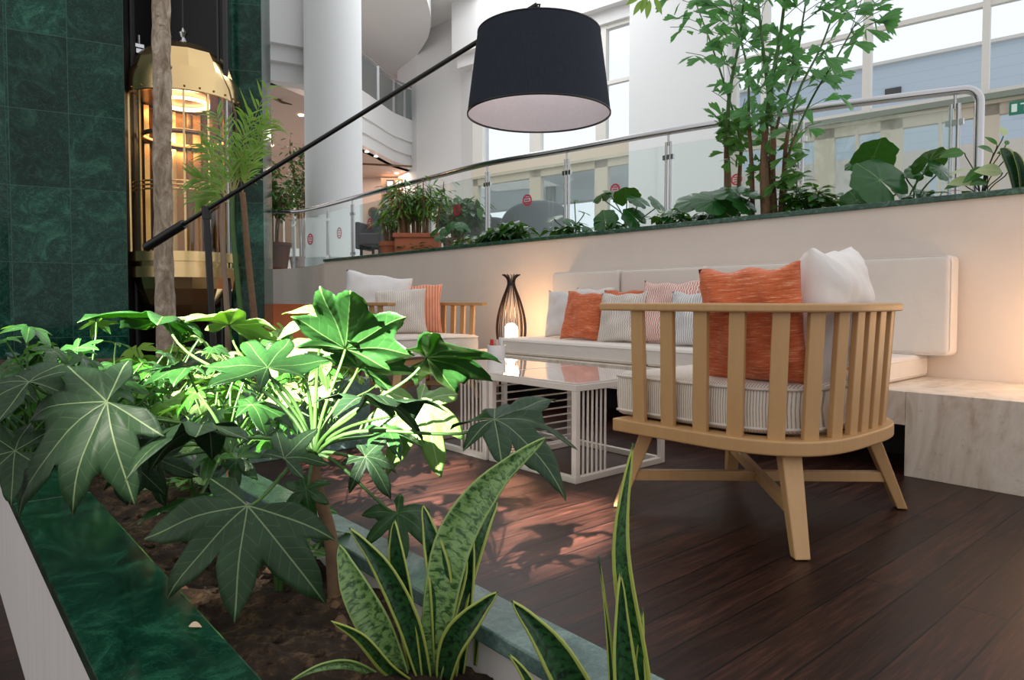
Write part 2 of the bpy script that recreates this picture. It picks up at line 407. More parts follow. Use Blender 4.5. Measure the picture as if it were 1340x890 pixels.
# terrace floor with its curved edge on the left
edge = [(-8.05, 4.02), (-8.6, 4.12), (-9.2, 4.3), (-9.8, 4.36), (-10.4, 4.33), (-11.2, 4.1), (-12.2, 3.6), (-14, 2.4)]
poly = [(3, 4.5), (-8.05, 4.5)]+edge+[(-40, 2.4), (-40, 26), (3, 26)]
st(MB().prism(poly, 1.16, 1.22).build('floor_terrace', M['terrace_tile']))
e2 = [(x-.0, y+.12) for x, y in edge]
st(MB().ribbon([(x, y-.02) for x, y in edge], e2, .72, 1.245).build('wall_fascia', M['wall_beige']))
st(MB().prism([(-8.05, 4.4)]+e2+[(-14, 6), (-8.05, 6)], .70, .76).build('ceiling_recess', M['wall_beige']))
st(MB().ribbon([(x, y+1.3) for x, y in edge], [(x, y+1.4) for x, y in edge], 0, .72).build('wall_recess', M['orange_panel']))

class Plane:
    def __init__(s, px0, D0, ang):
        s.o = at(px0, 395, D0); s.o.z = 0; a = math.radians(ang)
        s.d = F*math.cos(a)+R*math.sin(a); s.n = UP.cross(s.d)
        if s.n.dot(F) < 0: s.n = -s.n
        s.M = Matrix((( s.d.x, s.n.x, 0, s.o.x), (s.d.y, s.n.y, 0, s.o.y), (0, 0, 1, 0), (0, 0, 0, 1)))
    def hit(s, px, py):
        r = ray(px, py); t = (s.o-EYEV).dot(s.n)/r.dot(s.n); p = EYEV+r*t
        return ((p-s.o).dot(s.d), p.z)
    def s_(s, px, py=300): return s.hit(px, py)[0]
    def z_(s, px, py): return s.hit(px, py)[1]
    def box(s, mb, s0, s1, n0, n1, z0, z1): return mb.box(s0, s1, n0, n1, z0, z1, M=s.M)
    def bpx(s, mb, p0, p1, z0, z1, n0, n1): return s.box(mb, s.s_(p0), s.s_(p1), n0, n1, z0, z1)
def tiled(name, P, s0, s1, z0, z1, th, w, h, sref, zref, mat):
    m = MB(); vs = []; uv = []
    for n in (0, th):
        for (a, b) in ((s0, z0), (s1, z0), (s1, z1), (s0, z1)):
            vs.append((a, n, b)); uv.append(((a-sref)/w*.66+(n/w*.66), (b-zref)/h*.93))
    m.add(vs, [(0,1,2,3),(4,7,6,5),(0,4,5,1),(1,5,6,2),(2,6,7,3),(3,7,4,0)], uv, M=P.M)
    return st(m.build(name, mat))
PL = Plane(168, 8.5, 61.8)
w_ = PL.s_(168)-PL.s_(95); zr = PL.z_(95, 149); h_ = zr-PL.z_(95, 247)
sL = PL.s_(11)
tiled('wall_left', PL, sL, 0, 0, 8.2, 1.6, w_, h_, 0, zr, M['marble_tiles'])
pl2 = Plane(11, 1, 30); pl2.o = PL.o+PL.d*sL; pl2.M = Matrix((( pl2.d.x, pl2.n.x, 0, pl2.o.x), (pl2.d.y, pl2.n.y, 0, pl2.o.y), (0, 0, 1, 0), (0, 0, 0, 1)))
tiled('wall_left_return', pl2, -4, 0, 0, 8.2, .3, w_, h_, 0, zr, M['marble_tiles'])
# black shaft recess and the green pillar on its right
PS = Plane(168, 8.5, 78)
m = MB(); PS.box(m, -.2, PS.s_(306)+.1, 1.35, 1.45, 0, 8.2); PS.box(m, -.02, .0, .0, 1.4, 0, 8.2); st(m.build('wall_shaft', M['shaft_black']))
PP = Plane(305, 9.35, 78)
tiled('wall_pillar', PP, 0, PP.s_(345), 0, 8.2, .9, .6, h_, 0, zr, M['marble_tiles'])
m = MB()
for a, b in ((168, 171), (283, 285.5), (291, 296)):
    PS.box(m, PS.s_(a), PS.s_(b), .2, .3, 0, 8.2)
o = m.build('guide_rail', M['dark_plastic']); tag(o, 'dark steel guide rails running up the black lift shaft', 'rail')

# upper storey on the left (stepped fascia), ceiling, back walls
PF = Plane(341, 12, 61.8)
zf = [PF.z_(341, y) for y in (52, 73, 97)]
m = MB(); sa, sb = PF.s_(332), PF.s_(412)
PF.box(m, sa, sb, 0, .3, zf[0], 9); PF.box(m, sa, sb, .12, .42, zf[1], zf[0]); PF.box(m, sa, sb, .24, .54, zf[2], zf[1])
st(m.build('wall_upper', M['white_wall']))
ZS = zf[2]
def P2(px, D): p = at(px, 395, D); return (p.x, p.y)
st(MB().prism([P2(325, 12.0), P2(341, 12.2), P2(406, 13.4), P2(470, 17.6), P2(496, 18.8), P2(516, 19.9), P2(545, 21), P2(545, 26), P2(250, 26), P2(250, 12)], ZS, ZS+.1).build('ceiling_lower', M['warm_ceiling']))
PB = Plane(440, 22, 90)
m = MB(); PB.bpx(m, 250, 560, 1.2, 8, 0, .2); st(m.build('wall_far', M['warm_ceiling']))
# curved upper balcony
bp = [(455, 17.0), (471, 17.45), (484, 18.0), (496, 18.6), (506, 19.15), (516, 19.7), (530, 20.2), (548, 20.8)]
def curve(off): return [P2(px, D+off) for px, D in bp]
z1 = .74+5.33; 
m = MB(); m.ribbon(curve(0), curve(.3), 5.45, 6.1); m.ribbon(curve(.12), curve(.45), 5.08, 5.45); m.ribbon(curve(.24), curve(.6), ZS, 5.08)
st(m.build('wall_balcony', M['white_wall'], smooth=True, auto=30))
st(MB().ribbon(curve(.3), [P2(px, 26) for px, D in bp], 5.9, 6.0).build('floor_balcony', M['white_wall']))
br = thing('balcony_railing', at(505, 130, 19.3), 'curved balcony railing with grey glass and pale posts behind the round column', 'railing')
inv = Matrix.Translation(-br.location)
def top3(off, z): return [Vector((x, y, z)) for x, y in curve(off)]
MB().tube(top3(.1, 7.08), .035, 8).build('handrail', M['steel_bright'], br, smooth=True, M=inv)
for i in (1, 3, 5, 6): 
    x, y = curve(.1)[i]; MB().box(x-.035, x+.035, y-.035, y+.035, 6.1, 7.06).build('post', M['steel_bright'], br, M=inv)
m = MB(); c0 = curve(.09); c1 = curve(.11); m.ribbon(c0, c1, 6.12, 7.0); m.build('glass_panel', M['grey_glass'], br, M=inv)
# ceiling of the upper level with its curved edge, pier, header
disc = [(556, 19.5), (562, 18.9), (565, 18.2), (565.5, 17.6), (564, 17.2), (561, 16.7), (556, 16.2), (540, 15.2), (500, 13.9), (440, 13.2), (380, 13.0)]
st(MB().prism([P2(*q) for q in disc]+[P2(300, 13), P2(300, 26), P2(548, 26), P2(548, 20.2)], 7.9, 8.5).build('ceiling_disc', M['white_wall']))
st(MB().prism([P2(300, 12.4), P2(640, 13.0), P2(700, 15.5), P2(640, 24), P2(300, 24)], 8.5, 8.6).build('ceiling_upper', M['white_wall']))
st(MB().prism([P2(522, 21.6), P2(546, 20.3), P2(604, 18.9), P2(622, 18.2), P2(640, 19.5), P2(600, 24), P2(520, 24)], 1.2, 8.5).build('wall_pier', M['white_wall']))
c = at(438.5, 395, 12.4)
m = MB(); m.lathe([(.50, 1.22), (.50, 9)], 64, (c.x, c.y, 0)); o = st(m.build('column', M['white_column'], smooth=True))
m = MB(); m.lathe([(.515, 1.22), (.515, 1.50), (.50, 1.51)], 64, (c.x, c.y, 0)); st(m.build('trim_2', M['marble_edge'], smooth=True, auto=40))

# window wall
W = Plane(833, 15, 180-49.9)     # s grows towards the right of the photo
zt = W.z_(794, 34); sP0, sP1 = W.s_(833), W.s_(958)
m = MB(); W.box(m, sP0, sP1, -.35, .3, 1.2, 9.5); st(m.build('wall_window_pier', M['white_column']))
m = MB(); W.box(m, W.s_(604), sP0, -.15, .3, zt, 9.5); W.box(m, W.s_(604), sP0, -.35, .3, zt+.28, 9.5); st(m.build('wall_header', M['white_wall']))
zb0, zb1 = W.z_(794, 209), W.z_(794, 190); ztr = W.z_(794, 110)
def window(name, pa, pb, z0, z1, mull, trans, fw=.09, mat='white_frame', n=0):
    w = st(bpy.data.objects.new(name, None)); C.objects.link(w)
    m = MB(); s0, s1 = W.s_(pa), W.s_(pb)
    W.box(m, s0, s0+fw, n-.06, n+.06, z0, z1); W.box(m, s1-fw, s1, n-.06, n+.06, z0, z1); W.box(m, s0, s1, n-.06, n+.06, z0, z0+fw); W.box(m, s0, s1, n-.06, n+.06, z1-fw, z1)
    for (a, b) in mull: W.box(m, W.s_(a), W.s_(b), n-.07, n+.07, z0, z1)
    for (a, b) in trans: W.box(m, s0, s1, n-.05, n+.05, a, b)
    m.build('window_frame', M[mat], w)
    m = MB(); W.box(m, s0, s1, n, n+.008, z0, z1); m.build('pane', M['window_glass'], w)
    return w
window('window_1', 621, 833, zb1, zt, [(621, 634), (695, 709), (781, 794)], [(ztr-.04, ztr+.04)])
zr0 = W.z_(1288, 127); zq = W.z_(1134, 42)
window('window_2', 958, 1420, zr0, 9.5, [(995, 1004), (1126, 1137), (1280, 1290)], [(zq-.04, zq+.04)])
m = MB(); W.box(m, W.s_(621), sP0, -.12, .12, zb0, zb1); W.box(m, sP1, W.s_(1420), -.12, .1, W.z_(1288, 139), zr0-.08); st(m.build('trim_3', M['beige_frame']))
m = MB(); W.box(m, sP1, W.s_(1420), -.2, .1, zr0-.09, zr0); st(m.build('trim_4', m_plain('green_grey_sill', (130,140,128), .5)))
# glazed doors under the windows
for i, (a, b, ms) in enumerate(((621, 702, ()), (702, 788, ()), (788, 833, ()), (958, 1078, ((1000, 1004),)), (1078, 1165, ((1118, 1122),)), (1165, 1288, ((1226, 1230),)), (1288, 1420, ()))):
    window('door_%d' % (i+1), a, b, 1.2, zb0 if i < 3 else W.z_(1288, 139), ms, [(2.1, 2.2)] if i > 2 else (), fw=.17, mat='beige_frame')
# outside
st(MB().prism([P2(600, 19), P2(1500, 8), P2(2200, 40), P2(300, 60)], 1.0, 1.1).build('ground_outside', m_plain('pale_paving', (236,236,232), .9)))
W2 = Plane(1134, 24, 180-49.9)
def house(name, lab, p0, p1, z0, z1, mat, det=None):
    t = thing(name, (W2.o.x, W2.o.y, 1.1), lab, 'building'); iv = Matrix.Translation(-t.location)
    m = MB(); W2.bpx(m, p0, p1, z0, z1, 0, 4); m.build('wall', mat, t, M=iv)
    if det: det(t, iv)
def siding():
    t = NT('pale_blue_siding'); v = t.world(); sep = t.nd('SeparateXYZ', ins={0: v})
    f = t.math('FRACT', t.math('MULTIPLY', sep.outputs[2], 3.0)); k = t.math('LESS_THAN', f, .06)
    c = t.mix(k, lin((192,208,222)), lin((178,196,212))); return t.done(t.pbr(c, .6))
def det1(t, iv):
    m = MB(); W2.bpx(m, 1155, 1176, W2.z_(1165, 124), W2.z_(1165, 116), -.05, .1); m.build('window', M['dark_plastic'], t, M=iv)
    m = MB(); W2.bpx(m, 900, 1500, W2.z_(1134, 89)-.02, W2.z_(1134, 89)+.08, -.15, .2); m.build('roof_edge', M['white_frame'], t, M=iv)
house('neighbouring_building', 'long pale blue clad building seen through the tall right windows', 900, 1500, 3.6, W2.z_(1134, 89), siding(), det1)
W3 = Plane(1200, 14.5, 180-49.9)
t = thing('door_reflection_wall', (W3.o.x, W3.o.y, 1.1), 'beige wall added outside the right glazed doors to stand for room reflections', 'building'); iv = Matrix.Translation(-t.location)
m = MB(); W3.bpx(m, 960, 1145, 2.55, 3.9, 0, .3); W3.bpx(m, 1160, 1212, 1.1, 3.9, 0, .3); W3.bpx(m, 1232, 1500, 1.1, 3.9, 0, .3); m.build('wall', m_plain('beige_board', (222,212,200), .7, nscale=3, var=.04), t, M=iv)  # beige pieces put in for room walls reflected in the door glass
m = MB(); W3.bpx(m, 1076, 1081, 1.1, 2.55, -.1, .1); m.build('post', M['dark_plastic'], t, M=iv)
m = MB(); W3.bpx(m, 1081, 1102, 1.75, 1.82, -.05, .05); W3.bpx(m, 1081, 1102, 2.3, 2.36, -.05, .05); m.build('rail', M['dark_plastic'], t, M=iv)
W4 = Plane(730, 22, 180-49.9)
t = thing('garden_wall', (W4.o.x, W4.o.y, 1.1), 'low grey rendered wall outside the left windows', 'wall'); iv = Matrix.Translation(-t.location)
m = MB(); W4.bpx(m, 560, 860, W4.z_(680, 272), W4.z_(680, 226), 0, .4); m.build('wall_band', m_plain('grey_render', (190,194,196), .8), t, M=iv)
m = MB(); W4.bpx(m, 719, 727, 1.1, W4.z_(723, 245), -.2, .0); W4.bpx(m, 600, 606, 1.1, W4.z_(723, 245), -.2, .0); m.build('column', m_plain('grey_post', (140,142,140), .8), t, M=iv)
# green sign
p = W.hit(1330, 144); sg = thing('exit_sign', W.M @ Vector((W.s_(1322, 144), -.2, p[1])), 'small green emergency exit sign fixed above the door frame at the right edge', 'sign', rz=math.atan2(W.d.y, W.d.x))
MB().box(0, .62, 0, .03, -.11, .09).build('board', m_plain('sign_green', (20,120,96), .4), sg)
m = MB(); m.box(.03, .10, -.006, .0, -.07, .05)
m.box(.14, .25, -.006, 0, .03, .05); m.box(.185, .205, -.006, 0, -.07, .03); m.box(.28, .30, -.006, 0, -.07, .05); m.box(.30, .38, -.006, 0, .03, .05); m.box(.30, .36, -.006, 0, -.02, 0)
m.box(.42, .44, -.006, 0, -.07, .05); m.box(.47, .58, -.006, 0, .03, .05); m.box(.515, .535, -.006, 0, -.07, .03)
m.build('lettering', m_plain('sign_white', (220,240,232), .5), sg)

# wall details on the far wall
def wallbit(name, lab, cat, px, py, w, h, D, parts):
    t = thing(name, at(px, py, D), lab, cat, rz=math.atan2(R.y, R.x)); k = D/FPX
    for nm, (a, b, c_, d), mat, y in parts:
        MB().box(a*k*w, b*k*w, -y, 0, c_*k*h, d*k*h).build(nm, mat, t)
    return t
wb = m_plain('brown_niche', (128,96,74), .6, nscale=4, var=.08)
m = MB(); PN = Plane(499, 21.4, 90); PN.bpx(m, 499, 540, 1.2, PN.z_(499, 233), 0, .3); st(m.build('wall_niche', wb))
wallbit('framed_certificate', 'dark framed certificate hung on the brown wall beside the pier', 'picture', 511, 244, 1, 1, 21.3,
        [('frame', (-5, 5, -8, 8), M['black_metal'], .06), ('print', (-3.6, 3.6, -6, 6), M['white_wall'], .075)])
wallbit('framed_certificate', 'upper orange framed picture on the brown wall beside the pier', 'picture', 522, 243, 1, 1, 21.3,
        [('frame', (-5, 5, -7, 8), M['orange_panel'], .06), ('print', (-3.5, 3.5, -5, 6), M['pale_blue_linen'], .075)])
wallbit('framed_certificate', 'lower orange framed picture on the brown wall beside the pier', 'picture', 520, 262, 1, 1, 21.3,
        [('frame', (-6, 6, -7, 7), M['orange_panel'], .06), ('print', (-4.5, 4.5, -5.5, 5.5), M['warm_ceiling'], .075)])
t = thing('round_plaque', at(489, 278, 21.9), 'round carved brown plaque on the far beige wall right of the column', 'plaque', rz=math.atan2(R.y, R.x))
for nm, prof, mt in (('rim', [(0, .0), (.17, 0), (.17, .05), (.12, .07), (.1, .04)], M['stem_brown']), ('centre', [(0, .07), (.06, .06), (.10, .04)], M['dark_brass'])):
    m = MB(); m.lathe(prof, 24, M=Matrix.Rotation(PI/2, 4, 'X')); m.build(nm, mt, t, smooth=True)
# slatted screen on the left behind the ficus
t = thing('slatted_screen', at(388, 330, 17), 'brown board screen with white uprights behind the potted ficus', 'screen', rz=math.atan2(R.y, R.x)); k = 17/FPX
MB().box(-26*k, 16*k, 0, .05, 5*k, 74*k).build('board', M['brown_wall'], t)
m = MB()
for a, b in ((-25, -23.5), (-16, -14.5), (-2, 0), (9, 10.5)): m.box(a*k, b*k, -.06, 0, -5*k, 75*k)
m.bar((16*k, -.03, 70*k), (5*k, -.03, 2*k), .04, .04); m.build('upright', M['white_frame'], t)
MB().box(-28*k, 18*k, -.12, .0, -25*k, 4*k).build('plinth', M['white_wall'], t)
MB().box(-28*k, 18*k, -.08, .0, 72*k, 75*k).build('top_rail', M['white_frame'], t)
# recessed spots
for px, py in ((394, 153), (355, 192), (480, 200), (519, 228), (492, 206)):
    D = (ZS-EYE)*FPX/(395-py); p = at(px, py, D)
    m = MB(); m.lathe([(0, 0), (.045, 0), (.06, .02)], 16); o = m.build('ceiling_spot', M['spot']); o.location = (p.x, p.y, ZS-.03)
    tag(o, 'small lit recessed spotlight in the pink ceiling %s' % ('left of the column, upper one' if px == 394 else 'left of the column, lower one' if px == 355 else 'just right of the column, left one' if px == 480 else 'near the brown niche' if px == 519 else 'just right of the column, right one'), 'spotlight', 'recessed spotlights')
m = MB(); a = at(476, 222, 21.0); b = at(516, 212, 19.6)
m.box(-.9, .9, -.06, .06, -.03, 0); o = m.build('air_vent', M['stem_brown']); p = at(498, 217, (ZS-EYE)*FPX/(395-217)); o.location = (p.x, p.y, ZS); o.rotation_euler.z = math.atan2(R.y, R.x)+.25
tag(o, 'long narrow brown air slot in the ceiling right of the column', 'vent')
# hanging sculpture
k = 13.5/FPX
t = thing('hanging_ornament', at(352, 140, 13.5), 'thin curved brown ornament hanging from the ceiling beside the green pillar', 'ornament', rz=math.atan2(R.y, R.x))
MB().tube([(-4*k, 0, 5*k), (-3*k, 0, 14*k), (2*k, 0, 15*k), (9*k, 0, 11*k), (17*k, 0, 6*k), (30*k, 0, 3*k)], [.03, .035, .04, .035, .025, .01], 8).build('arc', M['stem_brown'], t, smooth=True)
MB().tube([(2*k, 0, -10*k), (1*k, 0, -28*k), (4*k, 0, -50*k)], .012, 6).build('string', M['stem_brown'], t, smooth=True)
m = MB(); m.lathe([(0, -.14), (.12, -.12), (.16, 0), (.12, .12), (0, .14)], 16, (-7*k, 0, -36*k)); m.build('wooden_disc', M['stem_brown'], t, smooth=True)
MB().tube([(-4*k, 0, 14*k), (-4*k, 0, (ZS-at(352,140,13.5).z))], .006, 5).build('wire', M['stem_brown'], t)

# ================================================================== RAILING ON THE TERRACE EDGE
RZ = 2.2
rp = [(345,277),(365,277.3),(385,277),(405,274),(430,268),(463,259),(504,248),(562,233),(638,214),(742,196),(875,172),(1040,146),(1150,131),(1245,119.5),(1262,117.5)]
rpts = []
for px, py in rp:
    p = atZ(px, py, RZ); rpts.append(Vector((p.x, p.y, RZ)))
def crom(P, n=6):
    out = []
    for i in range(len(P)-1):
        a, b, c, d = P[max(i-1,0)], P[i], P[i+1], P[min(i+2, len(P)-1)]
        for k in range(n):
            t = k/n; out.append(.5*((2*b)+(c-a)*t+(2*a-5*b+4*c-d)*t*t+(3*b-a-3*c+d)*t**3))
    return out+[P[-1]]
rl = thing('terrace_railing', (-3.6, 4.9, 1.22), 'long curved polished steel and glass railing along the raised terrace', 'railing'); iv = Matrix.Translation(-rl.location)
dirn = (rpts[-1]-rpts[-2]).normalized(); endp = []
e0 = rpts[-1]
for k in range(7):
    a = k/6*PI/2; endp.append(e0+dirn*(.09*math.sin(a))-UP*(.09*(1-math.cos(a))))
main = crom(rpts)+endp[1:]+[endp[-1]-UP*.80]
MB().tube(main, .03, 14).build('handrail', M['steel'], rl, smooth=True, auto=60, M=iv)
prm = [(385,),(430,),(463,),(504,),(562,),(638,),(742,),(875,),(1040,),(1243,)]
fine = crom(rpts, 20)
def px_of(p):
    v = p-EYEV; return 670+FPX*v.dot(R)/v.dot(F)
pp = []
for (px,) in prm:
    q = min(fine, key=lambda p: abs(px_of(p)-px)); pp.append(q)
for i, q in enumerate(pp):
    m = MB(); zb = 1.22
    m.tube([(q.x-.022, q.y, zb), (q.x-.022, q.y, RZ-.09)], .014, 10); m.tube([(q.x+.022, q.y, zb), (q.x+.022, q.y, RZ-.09)], .014, 10)
    m.tube([(q.x, q.y, RZ-.12), (q.x, q.y, RZ-.02)], .01, 8); m.lathe([(.04, zb), (.04, zb+.02), (.02, zb+.03)], 16, (q.x, q.y, 0))
    po = m.build('post', M['steel'], rl, smooth=True, auto=50, M=iv)
    for z in (1.42, 1.98):
        MB().box(q.x-.055, q.x+.055, q.y-.012, q.y+.012, z-.02, z+.02).build('clamp', M['steel'], po, M=iv)
seq = [rpts[0]]+pp+[rpts[-1]]
for i in range(len(seq)-1):
    a, b = seq[i], seq[i+1]
    if (b-a).length < .2: continue
    seg = [p for p in fine if px_of(a) < px_of(p) < px_of(b)]
    line = [a]+seg+[b]; d0 = (b-a).normalized()
    line[0] = a+d0*.04; line[-1] = b-d0*.04
    nrm = Vector((-d0.y, d0.x, 0))*.006
    m = MB(); m.ribbon([(p.x-nrm.x, p.y-nrm.y) for p in line], [(p.x+nrm.x, p.y+nrm.y) for p in line], 1.30, 2.08)
    m.build('glass_panel', M['rail_glass'], rl, M=iv)
# red round stickers on the glass
def sticker(px, py, w=13, h=15, first=[]):
    base = min(fine, key=lambda p: abs(px_of(p)-px)); D = (base-EYEV).dot(F)-.03
    p = at(px, py, D); k = D/FPX
    i = fine.index(base); d = (fine[min(i+3, len(fine)-1)]-fine[max(i-3,0)]).normalized()
    t = bpy.data.objects.new('x', None)
    m = MB(); rr = h/2*k
    Rm = Matrix.Translation(p) @ Matrix.Rotation(math.atan2(d.y, d.x), 4, 'Z') @ Matrix.Rotation(PI/2, 4, 'X')
    m.lathe([(rr*.72, 0), (rr*.72, .003), (rr, .003), (rr, 0)], 24)
    for j in (-.4, 0, .4): m.box(-rr*.5, rr*.5, (j-.1)*rr, (j+.1)*rr, 0, .003)
    o = m.build('warning_sticker', M['sticker'], rl, M=iv @ Rm)
for px, py in ((406, 313), (444, 305), (484, 293), (535, 288), (598, 275), (690, 262), (805, 248), (964, 235)): sticker(px, py)

# ================================================================== SOFA ON THE STONE BENCH
BF, BT = 3.155, .36
bn = thing('stone_bench', (-1, 3.5, 0), 'cream travertine bench running along the beige wall under the sofa cushions', 'bench'); iv = Matrix.Translation(-bn.location)
MB().box(-4.32, -1.101, BF, YW-.002, .215, BT).build('seat_slab', M['travertine'], bn, bevel=.003, M=iv)
MB().box(-1.1, 3, BF, YW-.002, 0, BT).build('base_block', M['travertine'], bn, bevel=.002, M=iv)
MB().box(-4.32, -1.1, 3.6, YW-.02, 0, .214).build('plinth', M['shaft_black'], bn, M=iv)
def rbox(x, y, z, r, seg=4, crown=0, piping=True):          # rounded cushion block, centred
    bm = bmesh.new(); bmesh.ops.create_cube(bm, size=1)
    bmesh.ops.scale(bm, vec=(x, y, z), verts=bm.verts)
    bmesh.ops.bevel(bm, geom=bm.edges[:]+bm.verts[:], offset=r, segments=seg, affect='EDGES', profile=.6)
    m = MB(); bm.verts.ensure_lookup_table()
    vs = [v.co.copy() for v in bm.verts]; fs = [[v.index for v in f.verts] for f in bm.faces]; bm.free()
    m.add(vs, fs, [(v.x+v.y, v.z) for v in vs]); return m
def seat_cushion(x0, x1, lab, first=[]):
    t = thing('seat_cushion', ((x0+x1)/2, (BF+YW)/2+.02, BT), lab, 'cushion', 'sofa seat cushions')
    w = x1-x0-.006; d = YW-BF-.05
    rbox(w, d, .115, .028).build('cushion', M['sofa_fabric'], t, smooth=True, M=Matrix.Translation((0, 0, .059)))
    zz = .105
    for z_ in (.022, .096):
        r = .03; pts = []
        for cx, cy, a0 in ((w/2-r, d/2-r, 0), (-w/2+r, d/2-r, 90), (-w/2+r, -d/2+r, 180), (w/2-r, -d/2+r, 270)):
            for k in range(5):
                a = math.radians(a0+k*22.5); pts.append((cx+r*math.cos(a), cy+r*math.sin(a), z_))
        MB().tube(pts, .0035, 6, closed=True).build('piping', M['sofa_fabric'], t, smooth=True)
seat_cushion(-3.86, -2.52, 'long beige seat cushion of the bench sofa, leftmost beside the lantern')
seat_cushion(-2.515, -1.24, 'long beige seat cushion of the bench sofa, right end behind the slatted armchair')
bc = [(-3.83, -3.155, 'upright beige back cushion, leftmost beside the glowing lantern'), (-3.145, -2.45, 'upright beige back cushion, second from the lantern'),
      (-2.435, -1.78, 'upright beige back cushion behind the orange pillow of the near armchair'), (-1.775, -1.105, 'upright beige back cushion, rightmost above the bare stone bench')]
for x0, x1, lab in bc:
    t = thing('back_cushion', ((x0+x1)/2, YW-.085, .478), lab, 'cushion', 'sofa back cushions')
    o = rbox(x1-x0-.008, .125, .485, .03, 5).build('cushion', M['sofa_fabric'], t, smooth=True, M=Matrix.Translation((0, 0, .2425)))
    w, h, r = (x1-x0-.012)/2, .24, .035; pts = []
    for cx, cz, a0 in ((w-r, h-r, 0), (-w+r, h-r, 90), (-w+r, -h+r, 180), (w-r, -h+r, 270)):
        for k in range(5):
            a = math.radians(a0+k*22.5); pts.append((cx+r*math.cos(a), -.052, .2425+cz+r*math.sin(a)))
    MB().tube(pts, .0035, 6, closed=True).build('piping', M['sofa_fabric'], t, smooth=True)

def pillow(name, lab, mat, pos, w, h, t, tilt, yaw, group='loose pillows', lean=0, seed=0, pinch=.1, wk=1.0, sag=0, N=26):
    r = random.Random(seed); m = MB(); ph = [r.uniform(0, 6) for _ in range(8)]
    for sgn in (-1, 1):
        vs = []; uv = []; fs = []
        for j in range(N+1):
            for i in range(N+1):
                u = -1+2*i/N; v = -1+2*j/N
                ex = (1-abs(u)**2.6)*(1-abs(v)**2.6); th = t/2*max(ex, 0)**.55
                cx = 1-pinch*(1-abs(v)**2)*abs(u)**6; cz = 1-pinch*(1-abs(u)**2)*abs(v)**6
                wr = wk*.012*th/t*2*(math.sin(5*u+3*v+ph[0])+.7*math.sin(9*v-4*u+ph[1])+.5*math.sin(13*u+7*v*u+ph[2]))
                # radiating corner creases
                cr = .0
                for k, (cu, cv) in enumerate(((1,1),(-1,1),(1,-1),(-1,-1))):
                    du, dv = u-cu, v-cv; dd = math.hypot(du, dv); cr += wk*.008*math.exp(-dd*2.2)*math.sin(math.atan2(dv, du)*11+ph[3+k])*min(1, th/t*4)
                vs.append((u*cx*w/2, sgn*(th+wr*.6+cr), v*cz*h/2-sag*max(0, v)**2*math.exp(-((u-.1)/.45)**2)+.006*wk*math.sin(7*u+ph[6])*max(0, v)**3)); uv.append((u*w/2+1, v*h/2+1))
        for j in range(N):
            for i in range(N):
                a = j*(N+1)+i; fs.append((a, a+1, a+N+2, a+N+1) if sgn < 0 else (a, a+N+1, a+N+2, a+1))
        m.add(vs, fs, uv)
    o = m.build(name, mat, None, smooth=True)
    me = o.data; bm = bmesh.new(); bm.from_mesh(me); bmesh.ops.remove_doubles(bm, verts=bm.verts, dist=.0006); bm.to_mesh(me); bm.free()
    me.polygons.foreach_set('use_smooth', [True]*len(me.polygons))
    o.matrix_world = Matrix.Translation(pos) @ Matrix.Rotation(math.radians(yaw), 4, 'Z') @ Matrix.Rotation(math.radians(tilt), 4, 'X') @ Matrix.Rotation(math.radians(lean), 4, 'Y')
    tag(o, lab, 'pillow', group)
    # edge seam with a small gap line
    return o
SZ = BT+.116
def sofa_pillow(px, Y, w, h, t, mat, lab, tilt=-12, yaw=0, lean=0, seed=0, dz=0):
    p = atY(px, 415, Y); p.z = SZ+h/2*math.cos(math.radians(tilt))*.97+dz
    return pillow('throw_pillow', lab, M[mat], p, w, h, t, tilt, yaw, 'throw pillows on the sofa', lean, seed)
sofa_pillow(741, 3.60, .36, .36, .11, 'pale_blue_linen', 'pale grey pillow at the left end of the sofa behind the orange one', -10, 10, 0, 1)
sofa_pillow(775, 3.66, .40, .38, .10, 'white_linen', 'pale pillow leaning at the back between the two left orange ones', -10, -5, 0, 2)
sofa_pillow(764, 3.46, .35, .35, .11, 'orange_weave', 'orange woven pillow at the left of the sofa', -14, 6, 2, 3)
sofa_pillow(815, 3.60, .38, .36, .10, 'orange_weave', 'orange woven pillow mostly hidden behind the cream ribbed one', -10, 0, 0, 4)
sofa_pillow(814, 3.44, .35, .34, .11, 'ribbed_white', 'cream ribbed pillow on the sofa beside the orange one', -14, 8, -2, 5)
sofa_pillow(874, 3.52, .42, .41, .12, 'red_stripe', 'red and white striped pillow seen through the armchair slats', -12, 2, 0, 6)
sofa_pillow(908, 3.42, .34, .34, .11, 'blue_stripe', 'white pillow with thin grey stripes seen through the armchair slats', -14, 4, 0, 7)

# ================================================================== SLATTED ARMCHAIRS
def U(off, n=3.3, N=120):
    pts = []
    for i in range(20): pts.append((-.35+.25*i/20, -(.42+off)))
    for i in range(0, N+1):
        t = -PI/2+PI*i/N; c, s = math.cos(t), math.sin(t)
        pts.append((-.1+(.463+off)*abs(c)**(2/n), (.42+off)*math.copysign(abs(s)**(2/n), s)))
    for i in range(1, 21): pts.append((-.1-.25*i/20, (.42+off)))
    return pts
def along(pts, s):
    L = 0
    for a, b in zip(pts, pts[1:]):
        d = math.dist(a, b)
        if L+d >= s: k = (s-L)/d; return (a[0]+(b[0]-a[0])*k, a[1]+(b[1]-a[1])*k), ((b[0]-a[0])/d, (b[1]-a[1])/d)
        L += d
    return pts[-1], (-1, 0)
def plen(pts): return sum(math.dist(a, b) for a, b in zip(pts, pts[1:]))
def legtop(sx, sy): return Vector((-.29 if sx < 0 else .235, sy*.288, .286))
def legbot(sx, sy): return Vector((-.36 if sx < 0 else .318, sy*.372, .0))
